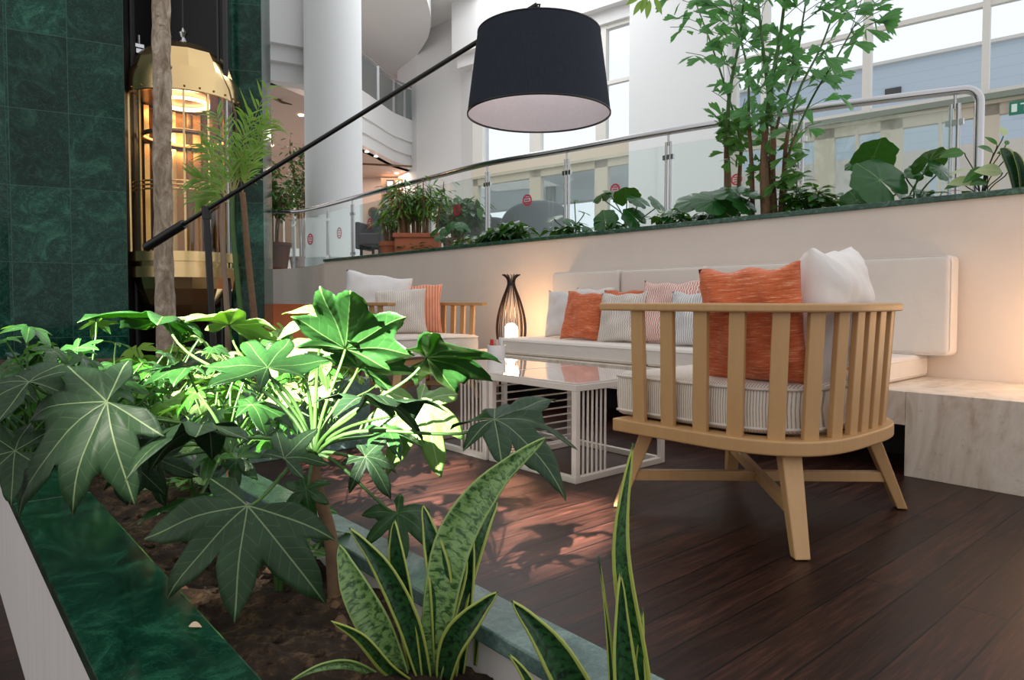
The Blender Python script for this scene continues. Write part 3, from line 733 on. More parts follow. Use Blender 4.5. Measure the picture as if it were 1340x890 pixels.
def armchair(loc, rz, lab):
    t = thing('slatted_armchair', loc, lab, 'armchair', None, rz)
    o = [(x, y) for x, y in U(0)]; i_ = [(x, y) for x, y in U(-.075)]
    m = MB(); m.ribbon(i_, o, .283, .328); m.box(-.35, -.28, -.345, .345, .283, .328)
    m.box(-.28, .20, -.345, -.25, .29, .322); m.box(-.28, .20, .25, .345, .29, .322); m.box(.1, .2, -.3, .3, .29, .322)
    m.build('seat_frame', M['oak'], t, bevel=.006, bseg=3)
    ri = U(-.045); ro = U(.018)
    MB().ribbon([(x-(.05 if j < 2 or j > len(ri)-3 else 0), y) for j, (x, y) in enumerate(ri)], [(x-(.05 if j < 2 or j > len(ro)-3 else 0), y) for j, (x, y) in enumerate(ro)], .708, .735).build('arm_rail', M['oak'], t, bevel=.007, bseg=3)
    b = U(-.032); a = U(-.012); Lb, La = plen(b), plen(a)
    sb = [.10, .22, .345, .463, .584, .685, .784, .879]; 
    fr = [s/1.92 for s in sb]; fr = fr+[.5]+[1-f for f in reversed(fr)]
    for f in fr:
        (bx, by), (tx, ty) = along(b, f*Lb); (ax, ay), _ = along(a, f*La)
        MB().bar((bx, by, .325), (ax, ay, .712), .050, .020, up=(-ty, tx, 0), w2=.050).build('slat', M['oak'], t, bevel=.003)
    for sx, sy in ((-1,-1),(-1,1),(1,-1),(1,1)):
        top = legtop(sx, sy); bot = legbot(sx, sy)
        mm = MB()
        d = (bot-top); n = 6
        mm.bar(top, bot, .062, .052, up=Vector((sx, sy*.8, 0)).normalized(), w2=.046, t2=.038)
        vs = mm.v; lo = sorted(range(8), key=lambda q: vs[q][2])[:4]
        mm.v = [(v[0], v[1], 0.003 if q in lo else .2835) for q, v in enumerate(vs)]
        mm.build('leg', M['oak'], t, bevel=.004)
    def legp(sx, sy, z):
        top = legtop(sx, sy); bot = legbot(sx, sy); k = (z-.285)/(-.285); return top+(bot-top)*k
    for (p, q, dz) in (((-1,-1),(1,1), 0), ((-1,1),(1,-1), .004)):
        MB().bar(legp(*p, .115+dz), legp(*q, .115+dz), .030, .036).build('stretcher', M['oak'], t, bevel=.003)
    # striped seat cushion
    c = [(x-.0, y) for x, y in U(-.062)]; c = [(-.375, c[0][1]), ] + c + [(-.375, c[-1][1])]
    m = MB(); n = len(c)
    lay = [(-.02, .332), (-.004, .34), (0, .355), (.004, .41), (0, .465), (-.006, .478), (-.022, .486), (-.10, .492), (-.2, .494)]
    cx = -.02; vs = []; uv = []
    for off, z in lay:
        for (x, y) in c:
            dx, dy = x-cx, y; L = math.hypot(dx, dy); k = (L+off)/L
            vs.append((cx+dx*k, dy*k, z)); uv.append((x, z))
    fs = []
    for q in range(len(lay)-1):
        for j in range(n): fs.append((q*n+j, q*n+(j+1) % n, (q+1)*n+(j+1) % n, (q+1)*n+j))
    fs.append(tuple(reversed(range(n)))); fs.append(tuple((len(lay)-1)*n+j for j in range(n)))
    m.add(vs, fs, uv); cu = m.build('seat_cushion', M['pinstripe'], t, smooth=True, auto=60)
    for z in (.35, .472, ):
        pts = []
        for (x, y) in c:
            dx, dy = x-cx, y; L = math.hypot(dx, dy); k = (L+.003)/L; pts.append((cx+dx*k, dy*k, z))
        MB().tube(pts, .005, 6, closed=True).build('piping', M['sofa_fabric'], cu, smooth=True)
    return t
ch1 = armchair((-1.25, 2.275, 0), 0, 'light oak slatted armchair in the foreground seen from behind')
ch2 = armchair((-4.5, 2.87, 0), PI, 'light oak slatted armchair beyond the coffee tables facing the camera')
for ch in list(ch2.children):
    if ch.name.startswith('seat_cushion'): ch.data.name = 'seat_cushion_far'
# pillows on the near armchair
pillow('throw_pillow', 'large orange woven pillow standing in the near armchair', M['orange_weave'], (-1.15, 2.0, .665), .345, .37, .13, 7, 2, 'armchair pillows', -2, 11, pinch=.04, wk=1.3, sag=.002)
pillow('back_pillow', 'big plump white back pillow in the near armchair', M['white_linen'], (-1.06, 2.32, .69), .51, .45, .23, -6, -80, 'armchair pillows', 4, 12, pinch=.0, wk=1.3, sag=.014)
# pillows on the far armchair
pillow('back_pillow', 'white back pillow at the left of the far armchair', M['pale_blue_linen'], (-4.76, 2.72, .73), .52, .46, .22, -12, 62, 'armchair pillows', 8, 13, pinch=.05)
pillow('throw_pillow', 'cream ribbed pillow in front on the far armchair', M['ribbed_white'], (-4.53, 2.80, .66), .40, .37, .12, -14, 52, 'armchair pillows', -3, 14)
pillow('throw_pillow', 'peach ribbed pillow behind the cream one on the far armchair', M['orange_rib'], (-4.66, 3.00, .68), .46, .42, .12, -10, 56, 'armchair pillows', 0, 15)

# ================================================================== COFFEE TABLES
def table(loc, lab, style):
    t = thing('coffee_table', loc, lab, 'table', 'white metal coffee tables'); w, d, h, b = .56, .59, .41, .026
    m = MB()
    for z, nm in ((0.0, 'base_frame'), (h-b-.008, 'top_frame')):
        m = MB(); m.box(0, w, 0, b, z, z+b); m.box(0, w, d-b, d, z, z+b); m.box(0, b, b, d-b, z, z+b); m.box(w-b, w, b, d-b, z, z+b)
        m.build(nm, M['white_metal'], t, bevel=.002)
    for x in (0, w-b):
        for y in (0, d-b): MB().box(x, x+b, y, y+b, b, h-b-.008).build('leg', M['white_metal'], t, bevel=.002)
    MB().box(.004, w-.004, .004, d-.004, h-.008, h).build('table_top', M['table_top'], t, bevel=.001)
    s = .0068
    if style == 'near':
        for k in range(6): y = .055+k*.027; MB().box(w-.018, w-.018+s, y, y+s, b, h-b).build('bar', M['white_metal'], t)
        for k in range(9): z = .055+k*.036; MB().box(.008, .008+s, b, d-b, z, z+s).build('bar', M['white_metal'], t)
    else:
        for k in range(6): x = w-.055-k*.030; MB().box(x, x+s, .008, .008+s, b, h-b).build('bar', M['white_metal'], t)
    return t
M['table_top'] = m_plain('white_glass_top', (222,212,206), .06, Coat_Weight=.6)
table((-2.475, 2.0, 0), 'white metal coffee table nearest the foreground armchair', 'near')
table((-3.045, 1.99, 0), 'white metal coffee table farther left carrying the white pot', 'far')
pt = atZ(646, 470, .41)
t = thing('white_pot', (pt.x, pt.y+.02, .41), 'small white ceramic pot of table odds and ends on the farther coffee table', 'pot')
m = MB(); m.lathe([(0, 0), (.044, 0), (.05, .012), (.054, .08), (.05, .08), (.046, .012), (0, .012)], 32); m.build('pot', M['ceramic'], t, smooth=True, auto=40)
def sub(name, lab, parts, pos):
    q = thing(name, pos, lab, 'bottle' if 'bottle' in name else 'packet'); 
    for nm, mm, mt in parts: mm.build(nm, mt, q, smooth=True, auto=50)
b0 = Vector((pt.x, pt.y+.02, .422))
Rr = R
sub('red_bottle', 'small red capped bottle standing in the white pot', [('body', MB().lathe([(0,0),(.013,0),(.013,.075),(.009,.082)], 16, cap=True), M['red']), ('cap', MB().lathe([(.010,.082),(.010,.10),(0,.10)], 16), M['red'])], b0-Rr*.026)
sub('paper_packet', 'pale pink paper packet standing in the white pot beside the red bottle', [('sleeve', MB().box(-.012, .012, -.005, .005, 0, .10), M['warm_ceiling'])], b0)
sub('paper_packet', 'white paper packet standing in the white pot, rightmost', [('sleeve', MB().box(-.012, .012, -.004, .004, 0, .112), M['white_wall'])], b0+Rr*.024)

# ================================================================== LANTERNS
def lantern(loc, lab):
    t = thing('lantern', loc, lab, 'lantern', 'ribbed lanterns on the bench')
    prof = [(.095, .0), (.108, .06), (.118, .15), (.112, .24), (.092, .33), (.066, .41), (.042, .47), (.028, .515), (.030, .55), (.046, .575), (.072, .592)]
    def cr(pr):
        P = [Vector((r, 0, z)) for r, z in pr]; return crom(P, 3)
    pr = cr(prof)
    for k in range(16):
        a = 2*PI*k/16; ca, sa = math.cos(a), math.sin(a)
        m = MB()
        for i in range(len(pr)-1):
            p, q = pr[i], pr[i+1]
            m.bar((p.x*ca, p.x*sa, p.z), (q.x*ca, q.x*sa, q.z), .0045, .009, up=(ca, sa, 0))
        m.build('rib', M['lamp_wood'], t)
    MB().lathe([(.0, 0), (.10, 0), (.10, .014), (0, .014)], 32).build('base', M['lamp_wood'], t)
    m = MB(); m.lathe([(.024, .505), (.031, .505), (.031, .53), (.024, .53)], 24); m.build('neck_ring', M['black_metal'], t)
    g = MB(); g.lathe([(.0, .014), (.05, .016), (.054, .04), (.054, .15), (.050, .178), (.036, .198), (.018, .207), (0, .209)], 28); g.build('glowing_globe', M['bulb'], t, smooth=True)
    L = bpy.data.lights.new('globe_light', 'POINT'); L.energy = 5.5; L.color = (1, .55, .25); L.shadow_soft_size = .06
    lo = bpy.data.objects.new('globe_light', L); C.objects.link(lo); lo.parent = t; lo.location = (0, 0, .12)
    lo.location = (0.0, .0, .29)
    return t
lantern((-4.12, 3.56, BT), 'dark ribbed vase shaped lantern glowing at the left end of the sofa')
lantern((-.565, 3.60, BT), 'dark ribbed lantern on the stone bench at the right edge of the photo')

# ================================================================== ARC LAMP
pv = at(270, 275, 3.8); sh = at(703, 6, 3.2)
base = at(284, 505, 3.8); base.z = 0
t = thing('arc_floor_lamp', (base.x, base.y, 0), 'black cantilever floor lamp with a huge black drum shade over the tables', 'lamp'); iv = Matrix.Translation(-t.location)
MB().tube([(base.x, base.y, .05), pv], .018, 12).build('pole', M['black_metal'], t, smooth=True, auto=60, M=iv)
d = (sh-pv).normalized()
MB().tube([pv-d*.20, sh], .0115, 12).build('arm', M['black_metal'], t, smooth=True, auto=60, M=iv)
cw = pv-d*.17; m = MB(); m.tube([cw, cw-d*.30], .026, 14); m.build('counterweight', M['black_metal'], t, smooth=True, auto=60, M=iv)
MB().tube([pv-UP*.05, pv+UP*.02], .024, 12).build('pivot', M['black_metal'], t, smooth=True, auto=60, M=iv)
MB().box(base.x-.16, base.x+.16, base.y-.16, base.y+.16, 0.0, .06).build('base', M['dark_plastic'], t, bevel=.004, M=iv)
D = 3.2; k = D/FPX; sc = at(705, 151, D); zb = sc.z; zt_ = zb+(151-47)*k
r0, r1 = 92.5*k, 79*k
hook = at(706, 8, D)
MB().tube([sh, sh+UP*.002+R*.012, Vector((sc.x, sc.y, sh.z-.02)), Vector((sc.x, sc.y, zt_-.03))], .005, 8).build('hanger', M['black_metal'], t, smooth=True, M=iv)
sd = MB().lathe([(r0, zb), (r1, zt_)], 96, (sc.x, sc.y, 0)).build('lamp_shade', M['shade_black'], t, smooth=True, M=iv)
MB().lathe([(r0-.003, zb), (r1-.003, zt_-.001)], 96, (sc.x, sc.y, 0)).build('lining', M['shade_white'], sd, smooth=True, M=iv)
m = MB(); m.lathe([(r0-.004, zb-.002), (r0+.0015, zb-.002), (r0+.0015, zb+.006), (r0-.004, zb+.006), (r0-.004, zb-.002)], 96, (sc.x, sc.y, 0)); m.build('trim_ring', M['black_metal'], sd, smooth=True, M=iv); m = MB(); m.lathe([(r1-.004, zt_-.005), (r1+.0015, zt_-.005), (r1+.0015, zt_+.002), (r1-.004, zt_+.002), (r1-.004, zt_-.005)], 96, (sc.x, sc.y, 0)); m.build('trim_ring', M['black_metal'], sd, smooth=True, M=iv)
MB().lathe([(0, zt_-.02), (r1-.004, zt_-.02)], 64, (sc.x, sc.y, 0)).build('diffuser_cap', M['shade_white'], sd, M=iv)
m = MB(); m.tube([(sc.x, sc.y, zt_-.02), (sc.x, sc.y, zt_-.09)], .02, 12)
m.build('socket', M['shade_white'], sd, smooth=True, M=iv)

q = atZ(287, 644, .285); t = thing('ground_light', q, 'dark grey box half hidden under the fatsia leaves in the front planter', 'light'); 
MB().box(-.045, .045, -.04, .04, 0, .075).build('housing', M['dark_plastic'], t, bevel=.004)
MB().box(-.052, .052, -.047, .047, .075, .086).build('cover', M['dark_grey_felt'], t, bevel=.002)
# ================================================================== LIFT CAR
ec = at(245, 395, 9.05); EX, EY = ec.x, ec.y
lift = thing('panoramic_lift', (EX, EY, 0), 'golden domed glass lift car in the black shaft on the left', 'lift')
def part_l(name, prof, n, mat, parent=None, smooth=True, rot=0):
    m = MB(); m.lathe(prof, n, M=Matrix.Rotation(rot, 4, 'Z')); return m.build(name, mat, parent or lift, smooth=smooth, auto=30 if smooth else None)
RR = .655
dome = [(.63, 3.62), (.58, 3.76), (.51, 3.88), (.38, 3.98), (.2, 4.05), (0, 4.08)]
part_l('dome', dome, 12, M['brass'], smooth=False, rot=.35)
bd = part_l('upper_band', [(.63, 3.62), (.65, 3.56), (RR+.006, 3.46), (RR+.012, 3.32), (RR+.002, 3.31), (RR-.03, 3.31)], 64, M['brass'])
m = MB()
for k in range(24):
    a = 2*PI*k/24
    for z in (3.36,): m.lathe([(0, .014), (.012, .01), (.014, 0)], 8, M=Matrix.Translation((math.cos(a)*(RR+.012), math.sin(a)*(RR+.012), z)) @ Matrix.Rotation(a, 4, 'Z') @ Matrix.Rotation(PI/2, 4, 'Y'))
m.build('rivets', M['dark_brass'], bd, smooth=True)
part_l('glass_wall', [(RR-.01, 1.34), (RR-.01, 3.32)], 64, M['amber_glass'])
part_l('floor_band', [(RR-.02, 1.36), (RR+.01, 1.36), (RR+.01, 1.24), (RR-.04, 1.24), (RR-.04, 1.17), (RR+.012, 1.17), (RR+.012, 1.04), (RR-.03, 1.04)], 64, M['brass'])
part_l('bowl', [(RR-.03, 1.04), (RR-.06, .90), (RR*.78, .70), (RR*.55, .52), (RR*.25, .40), (0, .36)], 12, M['brass'], smooth=False, rot=.35)
part_l('car_floor', [(0, 1.35), (RR-.03, 1.35), (RR-.03, 1.30), (0, 1.30)], 48, M['brown_wall'])
cl = part_l('car_ceiling', [(0, 3.34), (RR-.03, 3.34)], 48, M['dark_brass'])
m = MB(); m.lathe([(.26, 3.30), (.31, 3.29), (.31, 3.33), (.26, 3.33), (.26, 3.30)], 48, (0, 0, 0)); m.build('ring_light', M['ring_light'], cl, smooth=True)
m = MB(); m.tube([(math.cos(a)*.5, math.sin(a)*.5, 2.85) for a in [2*PI*k/40 for k in range(40)]], .03, 8, closed=True); m.build('lower_ring', M['dark_brass'], cl, smooth=True)
m = MB(); m.tube([(math.cos(a)*.47, math.sin(a)*.47, 2.87) for a in [2*PI*k/40 for k in range(40)]], .012, 8, closed=True); m.build('ring_reflection', M['ring_reflection'], cl, smooth=True)  # glowing ring stands in for a reflection of the ceiling light
fa = math.atan2(-F.y, -F.x)
m = MB(); pts = [(math.cos(a)*.60, math.sin(a)*.60) for a in [fa+PI/2+PI*k/24 for k in range(25)]]; q = [(x*1.05, y*1.05) for x, y in pts]
m.ribbon(pts, q, 1.36, 3.32); m.build('back_panel', M['dark_brass'], lift, smooth=True, auto=40)
m = MB()
for k in range(9):
    a = fa+PI/2+PI*(k+.5)/9; m.box(math.cos(a)*.56-.03, math.cos(a)*.56+.03, math.sin(a)*.56-.03, math.sin(a)*.56+.03, 1.36, 3.32)
m.build('pilasters', M['brass'], lift)
for z in (2.12, 2.17, 2.22):
    MB().tube([(math.cos(a)*.62, math.sin(a)*.62, z) for a in [2*PI*k/48 for k in range(48)]], .012, 8, closed=True).build('handrail', M['brass'], lift, smooth=True)
for k in range(7):
    a = fa-1.3+2.6*k/6
    MB().box(-.012, .012, -.012, .012, 1.34, 3.32, M=Matrix.Translation((math.cos(a)*(RR-.01), math.sin(a)*(RR-.01), 0)) @ Matrix.Rotation(a, 4, 'Z')).build('glass_joint', M['steel_bright' if k in (0, 6) else 'brass'], lift)
MB().tube([(0, 0, 4.05), (0, 0, 8.2)], .015, 6).build('hoist_cable', M['dark_plastic'], lift)
m = MB(); m.lathe([(.04, 4.05), (.06, 4.10), (.03, 4.16), (.055, 4.22), (.02, 4.28)], 12); m.build('cable_clamp', M['steel'], lift)
g = at(182, 82, 9.0)-Vector((EX, EY, 0))
m = MB()
for k, (dx, dz, s) in enumerate(((0, 0, .09), (.1, .12, .05), (-.02, -.14, .07), (.16, -.04, .05), (.05, .2, .04))): m.box(g.x+R.x*dx-s/2, g.x+R.x*dx+s/2, g.y-.05, g.y+.05, g.z+dz-s/2, g.z+dz+s*.6)
m.tube([g+Vector((0,0,-.1)), g+R*.25+UP*.12], .02, 8); m.tube([g+Vector((0,0,-.4)), g+Vector((0,0,.35))], .015, 8)
m.build('roof_gear', M['steel'], lift)
for j, pxs in enumerate((176,)):
    p = at(pxs, 395, 9.0); MB().tube([(p.x-EX, p.y-EY, .9), (p.x-EX, p.y-EY, 3.5)], .022, 10).build('side_tube', M['brass'], lift, smooth=True)
L = bpy.data.lights.new('lift_light', 'POINT'); L.energy = 14; L.color = (1, .86, .70); L.shadow_soft_size = .2
lo = bpy.data.objects.new('lift_light', L); C.objects.link(lo); lo.parent = lift; lo.location = (0, 0, 3.0)

# ================================================================== FRONT PLANTER
PZ = .35
pb = thing('planter_box', (-1.5, .35, 0), 'low planter wall with whitewashed panel and green marble coping in the foreground', 'planter'); iv = Matrix.Translation(-pb.location)
MB().box(-6.5, 1.2, .145, .165, 0, PZ-.022).build('panel', M['panel_white'], pb, M=iv)
MB().box(-6.5, 1.2, .52, .565, 0, PZ-.022).build('panel', M['panel_white'], pb, M=iv)
MB().box(-6.5, 1.2, .165, .25, 0, PZ-.022).build('core', M['shaft_black'], pb, M=iv)
for x0, x1 in ((-6.5, -3.2), (-3.198, -1.62), (-1.618, 1.2)):
    MB().box(x0, x1, .133, .262, PZ-.022, PZ).build('coping', M['marble'], pb, bevel=.0025, M=iv)
MB().box(-6.5, 1.2, .505, .577, PZ-.022, PZ).build('coping', M['marble_pale'], pb, bevel=.0025, M=iv)
pb2 = thing('planter_box', (-4.6, 1.1, 0), 'second planter bed with green marble edge behind the big leaves on the left', 'planter'); iv2 = Matrix.Translation(-pb2.location)
MB().box(-6.5, -3.15, .58, 1.75, 0, .27).build('core', M['soil'], pb2, M=iv2)
m = MB(); m.box(-3.21, -3.13, .58, 1.75, .0, PZ); m.box(-6.5, -3.21, 1.68, 1.75, 0, PZ); m.build('coping', M['marble_pale'], pb2, bevel=.003, M=iv2)
def soil_patch(name, lab, x0, x1, y0, y1, z, nx, ny):
    r = random.Random(3); m = MB(); vs = []; fs = []
    for j in range(ny+1):
        for i in range(nx+1):
            x = x0+(x1-x0)*i/nx; y = y0+(y1-y0)*j/ny
            vs.append((x, y, z+.012*math.sin(x*9+y*7)+.008*math.sin(x*23-y*31)+r.uniform(-.005, .005)))
    for j in range(ny):
        for i in range(nx): a = j*(nx+1)+i; fs.append((a, a+1, a+nx+2, a+nx+1))
    m.add(vs, fs)
    for k in range(420):
        x = r.uniform(max(x0, -2.6), min(x1, -.2)) if x1 > -.5 else r.uniform(x0, x1); y = r.uniform(y0, y1); s = r.uniform(.003, .011)
        zz = z+.012*math.sin(x*9+y*7)+.008*math.sin(x*23-y*31)
        pts = [(x+s*r.uniform(.6,1.3)*a, y+s*r.uniform(.6,1.3)*b, zz+s*r.uniform(.4,.9)*c_) for a, b, c_ in ((1,0,0),(0,1,0),(-1,0,0),(0,-1,0),(0,0,1),(0,0,-.6))]
        m.add(pts, [(0,1,4),(1,2,4),(2,3,4),(3,0,4),(1,0,5),(2,1,5),(3,2,5),(0,3,5)])
    o = m.build(name, M['soil'], None, smooth=True); return tag(o, lab, 'soil', kind='stuff')
soil_patch('soil', 'dark crumbly soil filling the foreground planter', -6.5, 1.2, .25, .52, .285, 500, 24)

# ------------------------------------------------------------------ leaf builders
def frame(c, n, h):
    n = n.normalized(); h = (h-n*h.dot(n)).normalized(); y = n.cross(h)
    return Matrix(((h.x, y.x, n.x, c.x), (h.y, y.y, n.y, c.y), (h.z, y.z, n.z, c.z), (0, 0, 0, 1)))
def palm_leaf(m, Mx, Rm, seed=0, nl=7, span=138, phi=43, droop=.25, fold=.28, S=12, NR=9, sub=.62):
    r = random.Random(seed); th = []; 
    for i in range(nl): th.append(math.radians(-span+2*span*i/(nl-1)+r.uniform(-9, 9)))
    Ls = [1-(1-sub)*(abs(t)/math.radians(span))**1.7+r.uniform(-.16, .08) for t in th]; dr = [droop*r.uniform(.3, 2.3) for _ in th]
    pm = math.radians(phi)
    def lob(t, i):
        d = abs(t-th[i]); 
        return Ls[i]*math.sin(pm-d)/math.sin(pm) if d < pm else 0
    ang = []
    for i in range(nl):
        lo = th[i]-(math.radians(20) if i == 0 else (th[i]-th[i-1])/2); hi = th[i]+(math.radians(20) if i == nl-1 else (th[i+1]-th[i])/2)
        for k in range(S): 
            u = -1+2*k/S; u = math.copysign(abs(u)**1.35, u); ang.append((th[i]+(u*(th[i]-lo) if u < 0 else u*(hi-th[i])), i))
    ang.append((th[-1]+math.radians(20), nl-1))
    vs = [(0, 0, 0)]; uv = [(0, 0)]; fs = []; K = len(ang)
    ph = r.uniform(0, 6)
    for j in range(1, NR+1):
        t = j/NR
        for k, (a, i) in enumerate(ang):
            out = max(max(lob(a, q) for q in range(nl)), .10)
            d = a-th[i]
            ser = 1+.018*math.sin(k*2.1)*(1 if t == 1 else 0)
            rho = out*t*ser; du = math.sin(abs(d))*rho
            z = fold*min(du, .14)-dr[i]*rho**2.0+.035*math.sin(8*rho+4*a+ph)*t
            # side edges of lobes roll down slightly
            z -= .9*max(0, du-.10)**1.2*.5
            vs.append((math.cos(a)*rho*(1-.1*dr[i]*rho), math.sin(a)*rho*(1-.1*dr[i]*rho), z)); uv.append((du, rho))
    for k in range(K-1): fs.append((0, 1+k, 2+k))
    for j in range(NR-1):
        for k in range(K-1):
            a = 1+j*K+k; fs.append((a, a+K, a+K+1, a+1))
    m.add([Vector(v)*Rm for v in vs], fs, uv, M=Mx); return m
def bez(a, b, c, d, n=14):
    out = []
    for i in range(n+1):
        t = i/n; out.append(a*(1-t)**3+b*3*t*(1-t)**2+c*3*t*t*(1-t)+d*t**3)
    return out
def im_frame(c, hdeg, n3):
    n = (R*n3[0]+UP*n3[1]-F*n3[2]).normalized(); v = n.cross(R); 
    if v.dot(UP) < 0: v = -v
    h = math.radians(hdeg); return frame(c, n, R*math.cos(h)+v*math.sin(h)), n
def fatsia(lab, crown, leaves, stem, group=None):
    t = thing('fatsia_shrub', stem[0], lab, 'shrub', group); iv = Matrix.Translation(-Vector(stem[0]))
    rr = [.013-.005*i/(len(stem)-1) for i in range(len(stem))]
    s = crom([Vector(p) for p in stem], 4); MB().tube(s, [.012-.004*i/len(s) for i in range(len(s))], 10).build('stem', M['stem_brown'], t, smooth=True, M=iv)
    for i, (px, py, D, Rp, h, n3, mat, kw) in enumerate(leaves):
        c = at(px, py, D); Mx, n = im_frame(c, h, n3); Rm = Rp*D/FPX
        m = MB(); palm_leaf(m, Mx, Rm, seed=i*7+3, **kw); lf = m.build('leaf', M[mat], t, smooth=True, M=iv)
        so = lf.modifiers.new('t', 'SOLIDIFY'); so.thickness = .0006
        L = (c-crown).length; pth = bez(crown, crown+UP*L*.25+(c-crown)*.2, c-n*L*.16-(c-crown)*.22, c-n*.001)
        MB().tube(pth, [.0036-.0016*k/14 for k in range(15)], 8).build('petiole', M['stem_green'], lf, smooth=True, M=iv)
    return t
FD, FM, FL = 'leaf_fatsia_dark', 'leaf_fatsia', 'leaf_fatsia_light'
crown = at(411, 598, 1.08)
stem0 = atZ(455, 848, .28)
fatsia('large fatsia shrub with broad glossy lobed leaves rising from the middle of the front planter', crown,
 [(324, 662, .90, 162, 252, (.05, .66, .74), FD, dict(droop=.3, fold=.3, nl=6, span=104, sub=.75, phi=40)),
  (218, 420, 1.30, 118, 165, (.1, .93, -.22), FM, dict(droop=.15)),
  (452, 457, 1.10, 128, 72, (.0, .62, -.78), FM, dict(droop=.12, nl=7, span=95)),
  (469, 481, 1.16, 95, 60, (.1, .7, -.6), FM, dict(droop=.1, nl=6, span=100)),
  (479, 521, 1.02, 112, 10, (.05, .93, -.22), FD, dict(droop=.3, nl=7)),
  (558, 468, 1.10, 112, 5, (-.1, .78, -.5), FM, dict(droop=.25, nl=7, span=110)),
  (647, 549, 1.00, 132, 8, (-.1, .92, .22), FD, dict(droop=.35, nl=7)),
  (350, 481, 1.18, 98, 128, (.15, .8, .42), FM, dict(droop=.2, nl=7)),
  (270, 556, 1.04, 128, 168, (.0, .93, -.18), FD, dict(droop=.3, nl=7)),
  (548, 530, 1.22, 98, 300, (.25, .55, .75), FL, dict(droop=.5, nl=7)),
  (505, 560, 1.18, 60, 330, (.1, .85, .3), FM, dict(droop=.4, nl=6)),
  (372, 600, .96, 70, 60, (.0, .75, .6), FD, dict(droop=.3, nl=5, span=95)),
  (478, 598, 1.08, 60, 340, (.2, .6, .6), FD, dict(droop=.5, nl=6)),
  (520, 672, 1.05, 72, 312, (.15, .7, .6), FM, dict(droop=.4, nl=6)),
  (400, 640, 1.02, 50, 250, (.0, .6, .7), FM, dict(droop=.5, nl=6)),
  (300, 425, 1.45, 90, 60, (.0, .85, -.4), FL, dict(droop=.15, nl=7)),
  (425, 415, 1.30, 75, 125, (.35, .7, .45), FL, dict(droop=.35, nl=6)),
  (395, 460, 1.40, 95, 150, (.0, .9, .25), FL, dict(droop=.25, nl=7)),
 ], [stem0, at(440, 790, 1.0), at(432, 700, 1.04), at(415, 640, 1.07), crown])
crown2 = at(300, 600, 1.22)
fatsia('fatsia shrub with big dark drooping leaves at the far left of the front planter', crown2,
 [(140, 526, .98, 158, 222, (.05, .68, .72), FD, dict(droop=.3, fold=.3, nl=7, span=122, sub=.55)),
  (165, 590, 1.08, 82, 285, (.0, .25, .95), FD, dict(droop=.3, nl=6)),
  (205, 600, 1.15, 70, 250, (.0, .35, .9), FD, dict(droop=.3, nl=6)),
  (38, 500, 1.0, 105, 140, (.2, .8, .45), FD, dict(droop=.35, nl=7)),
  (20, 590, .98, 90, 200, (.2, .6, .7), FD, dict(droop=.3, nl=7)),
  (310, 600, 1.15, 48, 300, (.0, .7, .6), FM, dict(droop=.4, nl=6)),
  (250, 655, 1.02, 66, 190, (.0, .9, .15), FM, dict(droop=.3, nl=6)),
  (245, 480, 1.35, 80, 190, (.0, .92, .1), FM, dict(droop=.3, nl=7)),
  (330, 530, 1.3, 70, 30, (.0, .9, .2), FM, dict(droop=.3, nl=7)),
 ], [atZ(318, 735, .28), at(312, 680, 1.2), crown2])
def bush(name, lab, cat, c, rx, rz, n, Rl, mats, seed, leafkw=None, group=None, z0=.28, spread=1.0):
    r = random.Random(seed); t = thing(name, (c.x, c.y, z0), lab, cat, group); iv = Matrix.Translation(-t.location)
    groups = {k: MB() for k in mats}; stems = MB(); base = Vector((c.x, c.y, z0))
    for i in range(n):
        a = r.uniform(0, 2*PI); q = r.random()**.5; el = r.random()
        p = Vector((c.x+math.cos(a)*q*rx*spread, c.y+math.sin(a)*q*rx*.55, z0+(rz)*(.35+.65*el*(1-.4*q*q))))
        out = Vector((math.cos(a), math.sin(a), 0)); nn = (UP+out*r.uniform(.1, .9)+Vector((r.uniform(-.3,.3), r.uniform(-.3,.3), 0))).normalized()
        mt = r.choice(mats)
        palm_leaf(groups[mt], frame(p, nn, out+UP*.01), Rl*r.uniform(.65, 1.2), seed=seed*100+i, S=6, NR=4, nl=r.choice((6, 7, 8)), **(leafkw or {}))
        b0 = base+Vector((r.uniform(-.3,.3)*rx, r.uniform(-.2,.2)*rx, 0)); stems.tube(bez(b0, b0+UP*(p.z-z0)*.5, p-nn*.06, p, 5), .0028, 5, caps=False)
    for k, g in groups.items():
        if g.v: g.build('foliage', M[k], t, smooth=True, M=iv)
    stems.build('stems', M['stem_green'], t, smooth=True, M=iv)
    return t
for i, (px, D, w, h, n, Rl, mats, lab) in enumerate((
    (40, 1.75, .30, .40, 34, .085, (FM, FD), 'dense green lobed shrub at the left edge below the marble wall'),
    (130, 2.0, .34, .42, 34, .085, (FM, 'leaf_green'), 'bushy lobed shrub left of the pale tree trunk'),
    (215, 2.3, .38, .40, 34, .085, (FM, FL), 'bushy lobed shrub around the foot of the pale tree trunk'),
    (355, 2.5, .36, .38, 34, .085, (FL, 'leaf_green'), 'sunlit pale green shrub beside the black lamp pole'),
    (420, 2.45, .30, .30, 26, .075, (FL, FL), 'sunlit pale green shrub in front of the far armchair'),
    (300, 1.75, .26, .30, 24, .07, (FM, 'leaf_green'), 'low green shrub behind the dark drooping leaves'))):
    p = at(px, 500, D); bush('lobed_shrub', lab, 'shrub', p, w, h, n, Rl, mats, 20+i, group='lobed shrubs in the planters')
